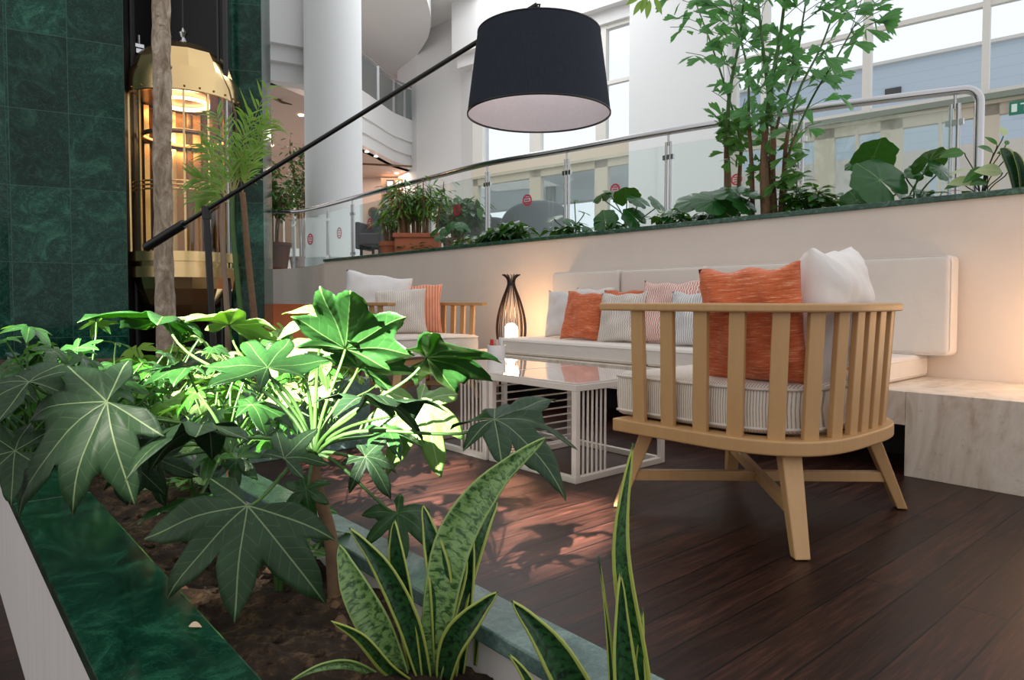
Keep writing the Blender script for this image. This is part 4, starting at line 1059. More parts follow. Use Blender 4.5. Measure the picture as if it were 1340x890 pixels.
# pointed leaf helper
def blade(m, base, d, n, L, Wd, droop=.2, fold=.15, NS=6, tipp=1.0, wide=.45):
    d = d.normalized(); n = (n-d*n.dot(d)).normalized(); s = n.cross(d); vs = []; uv = []; fs = []
    for i in range(NS+1):
        t = i/NS; w = Wd/2*(math.sin(PI*min(1, t**(math.log(.5)/math.log(wide))))**.85) if 0 < t < 1 else .0004
        c = base+d*(L*t)-UP*(droop*L*t*t)
        for k in (-1, 0, 1): vs.append(c+s*(w*k)+n*(abs(k)*w*fold)); uv.append((k*w/L, t))
    for i in range(NS):
        for k in (0, 1): a = i*3+k; fs.append((a, a+3, a+4, a+1))
    m.add(vs, fs, uv)
def leafy(name, lab, cat, base, h, w, n, L, Wd, mats, seed, up=.4, stem='stem_green', group=None, nst=6, droop=.25, d2=None):
    r = random.Random(seed); t = thing(name, base, lab, cat, group); iv = Matrix.Translation(-base)
    G = {k: MB() for k in mats}; S = MB()
    ends = []
    for k in range(nst):
        a = r.uniform(0, 2*PI); q = r.random()**.6; e = base+Vector((math.cos(a)*w*q, math.sin(a)*w*q*(.6 if d2 is None else d2), h*(1-.35*q)*r.uniform(.75, 1)))
        pth = bez(base+Vector((math.cos(a)*w*.15, math.sin(a)*w*.1, 0)), base+UP*h*.4+Vector((math.cos(a)*w*q*.3, math.sin(a)*w*q*.2, 0)), e-UP*h*.2, e, 8); S.tube(pth, [.004-.0003*j for j in range(9)], 5, caps=False); ends.append(pth)
    for i in range(n):
        pth = r.choice(ends); k = r.uniform(2.2, 8); j = int(k); p = pth[min(j, 7)].lerp(pth[min(j+1, 8)], k-j)
        a = r.uniform(0, 2*PI); d = Vector((math.cos(a), math.sin(a), r.uniform(-.2, .7)*up*2)); nn = UP+Vector((r.uniform(-.5,.5), r.uniform(-.5,.5), 0))
        s = r.uniform(.6, 1.15); q = p+d.normalized()*L*.35; S.tube([p, q], .0015, 4, caps=False)
        blade(G[r.choice(mats)], q, d, nn, L*s, Wd*s, droop=droop)
    for k, g in G.items():
        if g.v: g.build('foliage', M[k], t, smooth=True, M=iv)
    S.build('stems', M[stem], t, smooth=True, M=iv); return t
for i, (px, py, h, lab) in enumerate(((255, 640, .12, 'tiny seedling with pale leaves beside the coping on the left'), (365, 760, .16, 'small seedling with light leaves under the big dark leaf'), (330, 725, .10, 'short sprout between the two fatsia stems'), (215, 640, .09, 'tiny sprouts in the soil behind the marble coping'), (400, 745, .13, 'small upright seedling next to the fatsia stem'))):
    leafy('seedling', lab, 'seedling', atZ(px, py+20, .285), h, .05, 14, .045, .026, ('leaf_fatsia_light', 'leaf_green'), 60+i, nst=4, group='seedlings in the planter soil')
for i, (px, D) in enumerate(((390, 1.9), (455, 2.1), (330, 2.1), (60, 2.4), (170, 2.7), (270, 2.9))):
    b = at(px, 560, D); b.z = .27 if b.x < -3.1 else .28
    if b.y > .55 and b.x > -3.2: b = Vector((-3.4-.12*i, .9+.1*i, .27))
    leafy('ground_cover', ['leafy green undergrowth at the right end of the far bed', 'leafy green undergrowth nearest the far armchair', 'leafy green undergrowth beside the lamp pole', 'leafy green undergrowth at the far left', 'leafy green undergrowth behind the left shrubs', 'leafy green undergrowth at the foot of the palm'][i], 'undergrowth', b, .22, .25, 90, .06, .03, ('leaf_green', 'leaf_fatsia_light'), 70+i, nst=16, group='undergrowth in the beds')

for px, py, sz, col, lab in ((76, 604, .030, (214,140,48), 'curled orange fallen leaf on the green marble coping at the left'), (247, 822, .016, (196,168,140), 'pale fallen petal on the green marble coping near the bottom'), (237, 772, .010, (176,120,92), 'tiny reddish fallen petal on the marble coping edge')):
    q = atZ(px, py, .352); m = MB(); blade(m, Vector((0, 0, .002)), R+UP*.25, UP-F*.3, sz, sz*.6, droop=.3, fold=.5)
    o = m.build('fallen_leaf', m_plain('fallen_leaf_col', col, .7), None, smooth=True); o.location = q; tag(o, lab, 'leaf')
# ------------------------------------------------------------------ snake plants
def strap(m, pts, ws, nvec, cup=.28, N=22):
    P = crom(pts, max(1, N//(len(pts)-1))); K = len(P)-1; vs = []; uv = []; fs = []
    L = 0; nv = nvec
    for i, p in enumerate(P):
        t = (P[min(i+1, K)]-P[max(i-1, 0)]).normalized(); s = t.cross(nv).normalized(); n = s.cross(t)
        u = i/K; w = ws*(.62+.38*math.sin(PI*min(1, u*1.25)))*(1-max(0, (u-.62)/.38)**2.2) if u < 1 else .0005
        w = max(w, .0006)
        if i: L += (p-P[i-1]).length
        for k in (-1, -.72, -.35, 0, .35, .72, 1):
            vs.append(p+s*(w/2*k)+n*(cup*w*k*k)); uv.append((k, L*3))
    for i in range(K):
        for k in range(6): a = i*7+k; fs.append((a, a+7, a+8, a+1))
    m.add(vs, fs, uv)
def snake(lab, leaves, group='snake plants in the front planter'):
    b0 = leaves[0][0]; t = thing('snake_plant', atZ(b0[0], b0[1], .285) if len(b0) == 2 else Vector(b0), lab, 'plant', group); iv = Matrix.Translation(-t.location)
    for i, L in enumerate(leaves):
        pts, w, mat, dd = L[:-3], L[-3], L[-2], L[-1]
        base = atZ(pts[0][0], pts[0][1], .285); D0 = (base-EYEV).dot(F); P = [base]
        for k, q in enumerate(pts[1:]): P.append(at(q[0], q[1], D0+dd*(k+1)/(len(pts)-1)))
        m = MB(); strap(m, P, w*D0/FPX, -F+R*rnd.uniform(-.5, .5)); o = m.build('leaf', M[mat], t, smooth=True, M=iv)
        so = o.modifiers.new('t', 'SOLIDIFY'); so.thickness = .0022
    return t
SD, SL, SN = 'snake_dark', 'snake_light', 'snake_narrow'
snake('tall snake plant clump with one long pale mottled leaf leaning right', [
 ((565, 884), (583, 760), (604, 690), (650, 625), (716, 571), 52, SL, .05),
 ((590, 884), (600, 790), (628, 700), (650, 657), 30, SN, .1),
 ((578, 880), (577, 770), (566, 710), (553, 660), 33, SD, .02),
 ((548, 884), (532, 780), (522, 720), (517, 680), 32, SD, .0),
 ((556, 886), (535, 810), (500, 740), (457, 690), 32, SD, -.02),
 ((525, 884), (497, 820), (465, 760), (444, 712), 50, SL, .04),
 ((535, 888), (510, 870), (475, 832), (433, 812), 26, SN, -.04),
 ((500, 886), (460, 868), (420, 872), (378, 892), 14, SL, -.05),
 ((583, 888), (596, 840), (622, 805), (652, 774), 36, SD, -.03),
 ((600, 880), (606, 800), (612, 730), (618, 690), 28, SD, .06),
 ((572, 882), (590, 800), (606, 740), (604, 690), 26, SN, .05),
 ((622, 870), (625, 840), (626, 815), (627, 790), 9, SN, .0)])
snake('snake plant with one tall yellow-edged leaf in front of the near armchair', [
 ((850, 1080), (838, 900), (812, 720), (828, 580), 31, SN, .02),
 ((832, 1080), (822, 960), (812, 850), (811, 748), 40, SD, .0),
 ((815, 1080), (806, 960), (798, 840), (784, 727), 11, SD, .02),
 ((846, 1080), (842, 980), (838, 880), (841, 795), 22, SD, .01)])
snake('short broad snake plant leaf leaning left over the pale coping at bottom centre', [
 ((800, 1040), (770, 940), (720, 845), (669, 785), 50, SD, .0),
 ((740, 1040), (715, 960), (690, 890), (664, 854), 18, SD, .0)])

# ------------------------------------------------------------------ pale tree trunk and slender palms in the far bed
b = at(217, 420, 4.6); b.z = .26; D = 4.6
pts = [b]+[at(x, y, D) for x, y in ((216, 390), (214, 330), (214, 270), (212, 200), (213, 130), (211, 60), (211, 0), (210, -60), (213, -150), (210, -260))]
t = thing('slender_tree', b, 'pale knotty tree trunk standing in front of the golden lift', 'tree'); iv = Matrix.Translation(-b)
P = crom(pts, 5); r_ = random.Random(5)
MB().tube(P, [(.062-.010*i/len(P))*(1+.05*math.sin(i*1.7)+r_.uniform(-.02, .02)) for i in range(len(P))], 18).build('trunk', M['trunk'], t, smooth=True, M=iv)
m = MB(); r_ = random.Random(9)
for k in range(12):
    p = r_.choice(P[4:45]); a = r_.uniform(0, 2*PI); d = Vector((math.cos(a), math.sin(a), 0)); m.lathe([(.014, 0), (.012, .006), (.006, .010), (0, .011)], 8, M=Matrix.Translation(p+d*.052) @ d.to_track_quat('Z', 'Y').to_matrix().to_4x4())
m.build('knots', M['trunk'], t, smooth=True, M=iv)
cr = MB(); top = P[-1]
for k in range(40):
    a = r_.uniform(0, 2*PI); palm_leaf(cr, frame(top+Vector((math.cos(a)*r_.uniform(.1,.7), math.sin(a)*r_.uniform(.1,.7), r_.uniform(-.1,.6))), UP, Vector((math.cos(a), math.sin(a), 0))), .16, seed=k, S=5, NR=3)
cr.build('crown', M[FM], t, smooth=True, M=iv)
Dp = 5.1
pb_ = at(312, 420, Dp); pb_.z = .26
pl = thing('slender_palm', pb_, 'slender multi-stemmed palm with narrow fronds between the lift and the green pillar', 'palm'); iv = Matrix.Translation(-pb_)
for (pts, w, mt) in (([(298, 420), (296, 390), (292, 330), (290, 290), (291, 262)], .022, 'bark_pole'), ([(316, 420), (313, 390), (307, 330), (304, 290), (304, 250)], .020, 'stem_green'), ([(333, 420), (330, 390), (323, 320), (319, 270), (317, 252)], .026, 'stem_brown')):
    P = crom([at(x, y, Dp) for x, y in pts], 4); P[0].z = .26
    MB().tube(P, [w*(1-.25*i/len(P)) for i in range(len(P))], 12).build('trunk', M[mt], pl, smooth=True, M=iv)
fr = [((304,262),(312,215),(328,165),(348,118), 1, .16), ((304,262),(300,225),(296,190),(284,150), .9, .15), ((306,256),(316,225),(332,190),(352,160), .9, .13), ((300,262),(290,245),(272,236),(254,232), .8, .12),
      ((298,266),(286,258),(272,256),(256,262), .7, .10), ((303,258),(308,225),(316,190),(322,155), .9, .14), ((316,256),(322,230),(336,205),(346,170), .8, .12), ((300,262),(290,230),(280,205),(266,190), .8, .12)]
r_ = random.Random(4)
for k, (a, b2, c_, d_, q, ll) in enumerate(fr):
    pp_ = bez(*[at(x, y, Dp+r_.uniform(-.12, .12)*(j > 1)) for j, (x, y) in enumerate((a, b2, c_, d_))], 26); g = MB(); st_ = MB(); st_.tube(pp_, [.006-.0045*i/26 for i in range(27)], 5, caps=False)
    for i in range(5, 27):
        if r_.random() < .15: continue
        tg = (pp_[i]-pp_[i-1]).normalized()
        for s in (-1, 1):
            sd_ = tg.cross(-F).normalized(); d = tg*.9+sd_*s*.62-F*r_.uniform(-.2, .5)
            blade(g, pp_[i], d, -F+UP*.5, ll*r_.uniform(.6, 1.15)*(1-.35*i/26)*2.1, .017, droop=r_.uniform(.1,.7), fold=.2, NS=5, wide=.3)
    f_ = g.build('frond', M['leaf_palm'], pl, smooth=True, M=iv); st_.build('midrib', M['stem_yellow'], f_, smooth=True, M=iv)
MB().tube([at(x, y, Dp) for x, y in ((318, 262), (312, 200), (308, 150), (300, 118), (288, 92))], [.006, .007, .008, .006, .002], 6).build('dry_frond', M['stem_brown'], pl, smooth=True, M=iv)

# ------------------------------------------------------------------ plants in the bed on top of the wall
YB, ZB = 4.14, 1.25
tag(MB().box(-8.0, 3, YW+.125, 4.415, 1.19, ZB).build('soil', M['soil']), 'dark soil strip behind the coping of the beige wall', 'soil', kind='stuff')
def bedp(px, Y=YB, z=ZB):      # a point on the bed seen in photo column px
    rr = ray(px, 300); rr = rr*(Y/rr.y); return Vector((rr.x, Y, z))
def round_leaf(m, Mx, Rr, seed=0, cup=.12, N=40, NR=6):
    r = random.Random(seed); ph = r.uniform(0, 6); vs = [(0, 0, 0)]; uv = [(0, 0)]; fs = []
    for j in range(1, NR+1):
        t = j/NR
        for k in range(N+1):
            a = -PI*.965+2*PI*.965*k/N
            o = 1+.05*math.sin(7*a+ph)*t+.03*math.sin(13*a); o *= 1-.35*math.exp(-((PI-abs(a))/.25)**2)
            rho = o*t; z = cup*math.sin(9*a+ph)*t*.12-cup*rho**2+.25*cup*abs(math.sin(4.5*a+ph))*t*.3
            fr_ = abs(((a/(2*PI)*9) % 1)-.5)*2; vs.append((math.cos(a)*rho, math.sin(a)*rho, z)); uv.append(((1-fr_)*rho*.35, rho))
    K = N+1
    for k in range(N): fs.append((0, 1+k, 2+k))
    for j in range(NR-1):
        for k in range(N): a = 1+j*K+k; fs.append((a, a+K, a+K+1, a+1))
    m.add([Vector(v)*Rr for v in vs], fs, uv, M=Mx)
def roundplant(lab, bpx, leaves, group='round leaved plants on the wall', name='leopard_plant', Yb=YB):
    b = bedp(bpx, Yb); t = thing(name, b, lab, 'plant', group); iv = Matrix.Translation(-b)
    for i, (px, py, w, n3, mat, dY) in enumerate(leaves):
        c = atY(px, py, Yb+dY); D = (c-EYEV).dot(F); Mx, n = im_frame(c, 90+i*37 % 60, n3); m = MB(); round_leaf(m, Mx, w/2*D/FPX, i+int(bpx)); lf = m.build('leaf', M[mat], t, smooth=True, M=iv)
        b0 = b+Vector((rnd.uniform(-.06,.06), rnd.uniform(-.04,.04), 0))
        MB().tube(bez(b0, b0+UP*(c.z-ZB)*.6, c-n*.05-UP*.02, c, 8), .0045, 6).build('petiole', M['stem_green'], lf, smooth=True, M=iv)
    return t
LR = 'leaf_round'
roundplant('round-leaved plant with two big overlapping discs below the metal rail', 1150, [
 (1143, 206, 56, (.1, .6, -.75), LR, .03), (1152, 236, 74, (.0, .45, .9), LR, -.10), (1122, 262, 44, (-.4, .5, .7), LR, .0), (1178, 250, 40, (.5, .5, .6), LR, .05), (1118, 214, 26, (-.5,.6,.4), LR, .08)])
roundplant('round-leaved plant with a pale stalk left of the rail end', 1196, [
 (1216, 210, 48, (-.1, .7, -.5), LR, .0), (1232, 222, 38, (.3, .5, .7), LR, -.05), (1203, 224, 34, (-.2, .6, .6), LR, .05), (1213, 254, 36, (.2, .7, .5), LR, .0), (1185, 228, 24, (-.3, .8, .3), LR, .08)])
roundplant('broad drooping-leaved plant left of the fishtail palm trunks', 960, [
 (910, 262, 54, (-.2, .8, .5), LR, -.08), (935, 262, 60, (-.1, .75, .6), LR, -.12), (962, 250, 56, (-.1, .85, .45), LR, -.06), (985, 252, 44, (.2, .85, .4), LR, -.1), (946, 272, 40, (.0, .5, .8), LR, -.1), (880, 280, 34, (-.3, .7, .5), LR, -.05), (975, 268, 36, (.3, .6, .7), LR, -.12)])
roundplant('round-leaved plant on tall stalks in the middle of the wall top', 825, [
 (788, 258, 26, (-.3, .8, -.3), LR, .0), (800, 252, 22, (.2, .8, .4), LR, .05), (820, 256, 36, (.0, .75, -.5), LR, -.05), (836, 262, 34, (.3, .7, .5), LR, -.08), (862, 268, 34, (.6, .6, .5), LR, -.05), (792, 288, 34, (-.4, .4, .8), LR, -.08), (830, 284, 34, (.2, .5, .8), LR, -.1)])
roundplant('small round-leaved plant near the terracotta trough on the wall', 596, [
 (590, 296, 17, (-.4, .5, .7), LR, -.08), (604, 296, 19, (.2, .6, .6), LR, -.05), (582, 303, 16, (-.2, .5, .7), LR, -.08), (568, 304, 15, (-.5, .6, .5), LR, -.05), (610, 300, 14, (.4, .6, .5), LR, .0), (575, 312, 14, (.0, .6, .7), LR, -.1)])
roundplant('low round-leaved plant between the dense bush and the tall stalks', 752, [
 (725, 285, 24, (-.3, .8, .3), LR, .0), (745, 290, 20, (.2, .7, .5), LR, .0), (765, 278, 18, (.3, .8, .2), LR, .05), (770, 302, 20, (.4, .6, .6), LR, -.05), (752, 262, 10, (0, .8, .4), 'leaf_green', .0)])
def bl(px, lab, h, w, n, L, Wd, mats, seed, nst=12, **k): return leafy('leafy_bed_plant', lab, 'plant', bedp(px), h, w, n, L, Wd, mats, seed, nst=nst, group='leafy plants on the wall', **k)
LD, LG = 'leaf_deep', 'leaf_green'
bl(668, 'dense dark bushy plant in front of the pale armchair on the wall top', .25, .26, 170, .13, .062, (LD, LD, LG), 31, 22, droop=.7)
bl(640, 'lower dark leafy plant left of the dense bush on the wall top', .17, .22, 90, .11, .05, (LD, LG), 32, 14, droop=.6)
bl(745, 'low leafy plant right of the pale armchair on the wall top', .14, .24, 80, .10, .05, (LG, LD), 33, 12, droop=.5)
bl(612, 'low mixed foliage around the small round leaves on the wall top', .13, .22, 80, .10, .04, (LG, 'leaf_cream', LD), 34, 12, droop=.4)
bl(545, 'low sparse foliage at the far end of the wall top', .12, .30, 70, .09, .035, (LG, LD), 35, 12)
bl(875, 'leafy plant with a pale heart-shaped leaf on the wall top', .17, .16, 46, .10, .06, (LD, LG, 'leaf_cream'), 36, 9, droop=.5)
bl(925, 'dark foliage under the broad drooping leaves', .12, .2, 60, .09, .05, (LD, LG), 37, 10, droop=.5)
bl(1062, 'bushy bright green plant right of the fishtail palm', .20, .19, 150, .09, .045, (LG, LD, LG), 38, 18, droop=.4)
bl(1040, 'tall thin sprig leaning right from the fishtail palm foot', .32, .16, 60, .09, .045, (LG,), 39, 9)
bl(1222, 'low dark foliage under the rail end', .08, .22, 40, .08, .045, (LD, LG), 40, 9)
bl(800, 'low foliage around the tall stalks on the wall top', .12, .2, 60, .09, .045, (LD, LG), 41, 10, droop=.5)
# variegated plant: each leaf placed
b = bedp(1282); t = thing('variegated_plant', b, 'plant with green and cream leaves on dark stems beside the rail end', 'plant'); iv = Matrix.Translation(-b)
for i, (px, py, L, hd, n3, mt, wd) in enumerate(((1262,200,.13,175,(0,.5,.8),LG,.07),(1300,200,.10,150,(.3,.5,.7),LG,.055),(1290,221,.14,200,(0,.4,.8),LG,.06),(1312,226,.14,160,(0,.4,.9),'leaf_cream',.08),
      (1288,226,.10,20,(0,.6,.7),LG,.05),(1318,226,.09,10,(.2,.6,.7),LD,.055),(1270,222,.12,185,(0,.8,.4),'leaf_cream',.04),(1274,238,.13,170,(0,.5,.8),'leaf_cream',.07),(1292,238,.12,190,(.2,.6,.6),LG,.06),(1262,240,.11,185,(0,.7,.6),LG,.05),
      (1313,178,.08,80,(.2,.3,.9),'leaf_cream',.05),(1305,190,.09,120,(0,.4,.9),LG,.03),(1316,190,.05,60,(0,.4,.9),LG,.025),(1322,200,.07,170,(.1,.5,.8),LD,.04))):
    c = atY(px, py, YB); Mx, n = im_frame(c, hd, n3); m = MB(); h = Vector((Mx[0][0], Mx[1][0], Mx[2][0])); blade(m, c, h, n, L, wd, droop=.25, wide=.4); lf = m.build('leaf', M[mt], t, smooth=True, M=iv)
    MB().tube(bez(b+Vector(((i % 3)*.02, 0, 0)), b+UP*(c.z-ZB)*.6, c-UP*.03, c, 6), .003, 5).build('stalk', M['stem_dark'], lf, smooth=True, M=iv)
for lab, lvs, px0 in (('snake plant with one wide dark leaf standing on the wall at the right edge', [((1330,248),(1322,225),(1312,200),(1309,194), .085), ((1337,248),(1334,225),(1328,205),(1325,198), .05)], 1331), ('snake plant cut off by the right edge of the photo on the wall top', [((1350,248),(1350,215),(1356,190),(1360,180), .07)], 1350)):
    b = bedp(px0, YB-.04); t = thing('snake_plant', b, lab, 'plant'); iv = Matrix.Translation(-b)
    for L in lvs:
        P = [atY(x, y, YB-.04) for x, y in L[:4]]; P[0].z = ZB; m = MB(); strap(m, P, L[4], -F+R*.2); o = m.build('leaf', M[SD], t, smooth=True, M=iv); so = o.modifiers.new('t', 'SOLIDIFY'); so.thickness = .002

# fishtail palm
b = bedp(1000, 4.16); fp = thing('fishtail_palm', b, 'tall clumping fishtail palm with jagged leaflets rising above the handrail', 'palm'); iv = Matrix.Translation(-b)
r_ = random.Random(12)
def fishleaf(g, p, d, n, L, W_):
    d = d.normalized(); n = (n-d*n.dot(d)).normalized(); s = n.cross(d); vs = [p]; k = r_.uniform(.2, .9)
    tips = [(-.5, .80), (-.36, .86), (-.22, .80), (-.05, .95), (.12, .86), (.28, 1.0), (.44, .82), (.5, .70)]
    for a, q in tips:
        q *= (1+.2*k*a); vs.append(p+d*(L*q)+s*(W_*a)-UP*(.12*L*q*q))
    mid = p+d*(L*.45)-UP*.02*L; vs2 = [p+d*(L*.45)+s*(W_*a*.62)+n*(.03*L*math.cos(a*9)) for a, q in tips]
    allv = [p]+vs2+vs[1:]; K = len(tips)
    fs = [(0, 1+i, 2+i) for i in range(K-1)]+[(1+i, 1+K+i, 2+K+i, 2+i) for i in range(K-1)]
    g.add(allv, fs, [(.1, 0)]*len(allv))
canes = [([(953,268),(952,225),(951,190),(955,120),(968,50),(975,-20)], .030), ([(963,268),(968,225),(968,180),(948,110),(926,45),(905,-10)], .018), ([(1003,268),(1000,230),(1001,180),(1010,110),(1022,40),(1030,-30)], .034), ([(1013,268),(1010,225),(1012,180),(1004,110),(996,40),(990,-20)], .028),
         ([(1024,268),(1026,230),(1030,180),(1045,120),(1075,60),(1100,-10)], .020), ([(1021,268),(1024,240),(1036,190),(1062,130),(1095,75),(1120,30)], .016), ([(985,268),(984,225),(980,160),(978,90),(960,20),(950,-30)], .018), ([(1008,268),(1006,220),(1018,160),(1040,90),(1050,30),(1060,-30)], .018)]
for i, (pts, w) in enumerate(canes):
    Yc = 4.16+r_.uniform(-.1, .2); PP = [atY(x, y, Yc+j*r_.uniform(-.06, .03)) for j, (x, y) in enumerate(pts)]; PP[0].z = ZB; P = crom(PP, 5)
    K = len(P)-1
    MB().tube(P[:12], [w*(1-.5*j/12) for j in range(12)], 10).build('cane', M['stem_brown'], fp, smooth=True, M=iv)
    s = MB(); s.tube(P[11:], [w*.48*(1-.6*j/(K-10)) for j in range(K-10)], 8); fo = s.build('frond', M['stem_green'], fp, smooth=True, M=iv)
    g = MB(); tw = MB()
    for j in range(11 if w > .02 else 8, K+1):
        for rep in range(2):
            if r_.random() < (.72 if j < 15 else .48): continue
            a = r_.uniform(0, 2*PI); tg = (P[j]-P[j-1]).normalized(); sd_ = (R*math.cos(a)+F*math.sin(a)*.6)
            d = (tg*.7+sd_*.9).normalized(); L = r_.uniform(.08, .34)
            q = P[j]+d*L-UP*L*L*.5; tw.tube([P[j], P[j]+d*L*.5, q], .0022, 4, caps=False)
            for z in range(4):
                e = P[j].lerp(q, r_.uniform(.35, 1)); dd = d*.6+Vector((r_.uniform(-1,1), r_.uniform(-1,1), r_.uniform(-.9,.5)))
                fishleaf(g, e, dd, -F+UP*r_.uniform(-.5, 1)+R*r_.uniform(-.9, .9), r_.uniform(.07, .16), r_.uniform(.03, .075))
    g.build('leaflets', M['leaf_fish'], fo, M=iv); tw.build('twigs', M['stem_green'], fo, M=iv)
g = MB(); tw = MB()
for (px, py) in ((935,158),(948,168),(960,176),(945,188),(968,185),(955,205),(1000,215),(1010,190),(975,170),(1030,200),(985,230),(1040,225),(1020,240),(965,160),(995,160),(1050,205)):
    c = atY(px, py, 4.1); tw.tube([bedp(px*.6+395, 4.16, c.z-.06), c], .0025, 4)
    for k in range(7): fishleaf(g, c+Vector((r_.uniform(-.04,.04), r_.uniform(-.04,.04), r_.uniform(-.04,.04))), Vector((r_.uniform(-1,1), r_.uniform(-1,1), r_.uniform(-.7,.4))), -F+UP*r_.uniform(-.2, 1), r_.uniform(.07, .12), r_.uniform(.04, .07))
g.build('basal_leaflets', M[LG], fp, M=iv); tw.build('twigs', M['stem_green'], fp, M=iv)
# overhanging sprig at the top edge
b = at(838, -60, 4.4); t = thing('hanging_sprig', b, 'leafy tip hanging into the top edge above the wide white pier', 'branch'); iv = Matrix.Translation(-b)
g = MB(); MB().tube([b, at(850, -20, 4.4), at(846, 6, 4.4)], .004, 6).build('twig', M['stem_green'], t, M=iv)
for px, py, a in ((842, 0, 230), (850, 0, 260), (838, -4, 200), (856, -3, 300), (846, -6, 250)):
    h = math.radians(a); blade(g, at(px, py, 4.4), R*math.cos(h)+UP*math.sin(h), -F+UP*.4, .10, .04, droop=.2)
g.build('leaves', M['leaf_palm'], t, smooth=True, M=iv)

# ------------------------------------------------------------------ terrace furniture and pots
TZ = 1.22
def pot(m, r0, r1, h, z=0): m.lathe([(0, z), (r0, z), (r1*.96, z+h-.05), (r1*1.06, z+h-.05), (r1*1.06, z+h), (r1*.92, z+h), (r1*.88, z+h-.04), (0, z+h-.04)], 40)
def potted(px, D, lab, r0, r1, h, mat, H, w, n, L, Wd, mats, seed, nst=10, rect=None, plant='potted_tree'):
    p = at(px, 395, D); p.z = TZ; t = thing(plant, p, lab, 'plant'); 
    if rect:
        m = MB(); a, b_, hh = rect; m.box(-a, a, -b_, b_, 0, hh-.04); m.box(-a-.02, a+.02, -b_-.02, b_+.02, hh-.05, hh); m.build('trough', mat, t, bevel=.008); t.rotation_euler.z = math.atan2(R.y, R.x)
    else:
        m = MB(); pot(m, r0, r1, h); m.build('pot', mat, t, smooth=True, auto=40)
    hh = rect[2] if rect else h
    r = random.Random(seed); S = MB(); G = {k: MB() for k in mats}
    for k in range(nst):
        a = r.uniform(0, 2*PI); q = r.random()**.5; e = Vector((math.cos(a)*w*q, math.sin(a)*w*q*.8, hh+H*r.uniform(.6, 1)))
        b0 = Vector((math.cos(a)*(rect[0]*.9*q if rect else r0*.5*q), math.sin(a)*.08*q, hh-.05)); pth = bez(b0, b0+UP*H*.5, e-UP*H*.2, e, 10); S.tube(pth, [.014-.001*j for j in range(11)], 6, caps=False)
        for i in range(n//nst):
            kk = r.uniform(3.5, 9.9); j = int(kk); c = pth[j].lerp(pth[j+1], kk-j); an = r.uniform(0, 2*PI); rr_ = r.uniform(0, .5)*w
            c2 = c+Vector((math.cos(an)*rr_, math.sin(an)*rr_, r.uniform(-.1, .1)*H)); blade(G[r.choice(mats)], c2, Vector((math.cos(an), math.sin(an), r.uniform(-.8,.2))), UP+Vector((r.uniform(-.5,.5), r.uniform(-.5,.5), 0)), L*r.uniform(.7,1.2), Wd, droop=.3, NS=4)
            if i % 3 == 0: S.tube([c, c2], .003, 4, caps=False)
    for k, g in G.items():
        if g.v: g.build('foliage', M[k], t, smooth=True)
    S.build('stems', M['stem_brown'], t, smooth=True)
    return t
potted(358, 11.6, 'ficus with dark green crown in a big brown pot behind the rail on the left', .22, .30, .50, M['brown_pot'], 1.45, .42, 900, .10, .05, (LD, LG), 51, 12, plant='potted_ficus')
potted(397, 14.5, 'second potted ficus partly hidden behind the left edge of the round column', .2, .28, .45, M['brown_pot'], 2.6, .40, 500, .12, .06, (LD,), 52, 8, plant='potted_ficus')
potted(548, 7.6, 'terracotta trough full of light green bamboo palms behind the glass railing', 0, 0, 0, M['terracotta'], .58, .30, 620, .12, .026, ('leaf_palm', LG, LG), 53, 26, rect=(.24, .14, .26), plant='potted_bamboo_palm')
potted(512, 7.9, 'loose yellow-green palm left of the terracotta trough', .10, .13, .2, M['terracotta'], .45, .16, 160, .12, .024, ('leaf_palm', LG), 54, 9, plant='potted_bamboo_palm')
potted(598, 8.6, 'dark green broad-leaved potted plant standing before the white pier', .14, .18, .3, M['brown_pot'], .55, .30, 520, .15, .075, (LD, LD, LG), 55, 12, plant='potted_bush')
def lounge(px, D, lab, w, h, mat, rz, seatz=.4):
    p = at(px, 395, D); p.z = TZ; t = thing('lounge_chair', p, lab, 'armchair', None, rz)
    m = MB(); vs = []; fs = []; N = 20; prof = [(0, .12), (.0, seatz), (.03, h*.7), (.06, h*.92), (.05, h), (.0, h*1.0)]
    ro = []
    for side, off in ((0, 0), (1, -.09)):
        for k in range(N+1):
            a = -PI*.62+PI*1.24*k/N; c_, s_ = math.cos(a), math.sin(a); hh = h*(1-.38*(abs(a)/(PI*.62))**2.5)
            for z in (.14, .4*hh+.1, .8*hh, .97*hh, hh):
                rr = w/2+off+(.07 if z > .5*hh else 0)-(.03 if z == hh else 0); vs.append((rr*c_*.95, rr*s_, z))
    q = 5
    for side in (0, 1):
        o = side*(N+1)*q
        for k in range(N):
            for j in range(q-1): a = o+k*q+j; fs.append((a, a+q, a+q+1, a+1))
    for k in range(N):
        a = k*q+q-1; b_ = (N+1)*q+k*q+q-1; fs.append((a, a+q, b_+q, b_)); a = k*q; b_ = (N+1)*q+k*q; fs.append((a, b_, b_+q, a+q))
    for k in (0, N):
        for j in range(q-1): a = k*q+j; b_ = (N+1)*q+k*q+j; fs.append((a, a+1, b_+1, b_))
    m.add(vs, fs); m.build('backrest', mat, t, smooth=True, subsurf=1)
    rbox(w*.85, w*.85, .16, .05).build('seat', mat, t, smooth=True, M=Matrix.Translation((-.02, 0, seatz-.08)))
    for sx in (-1, 1):
        for sy in (-1, 1): MB().tube([(sx*w*.28, sy*w*.28, .22), (sx*w*.34, sy*w*.34, 0)], [.018, .012], 8).build('leg', M['oak'], t)
    return t
fc = math.atan2(-F.y, -F.x)
lounge(697, 8.8, 'pale grey upholstered lounge chair behind the dense bush on the terrace', .72, .76, M['grey_felt'], fc+.4)
lounge(637, 9.6, 'dark grey round-backed lounge chair left of the pale one on the terrace', .62, .66, M['dark_grey_felt'], fc+.2)
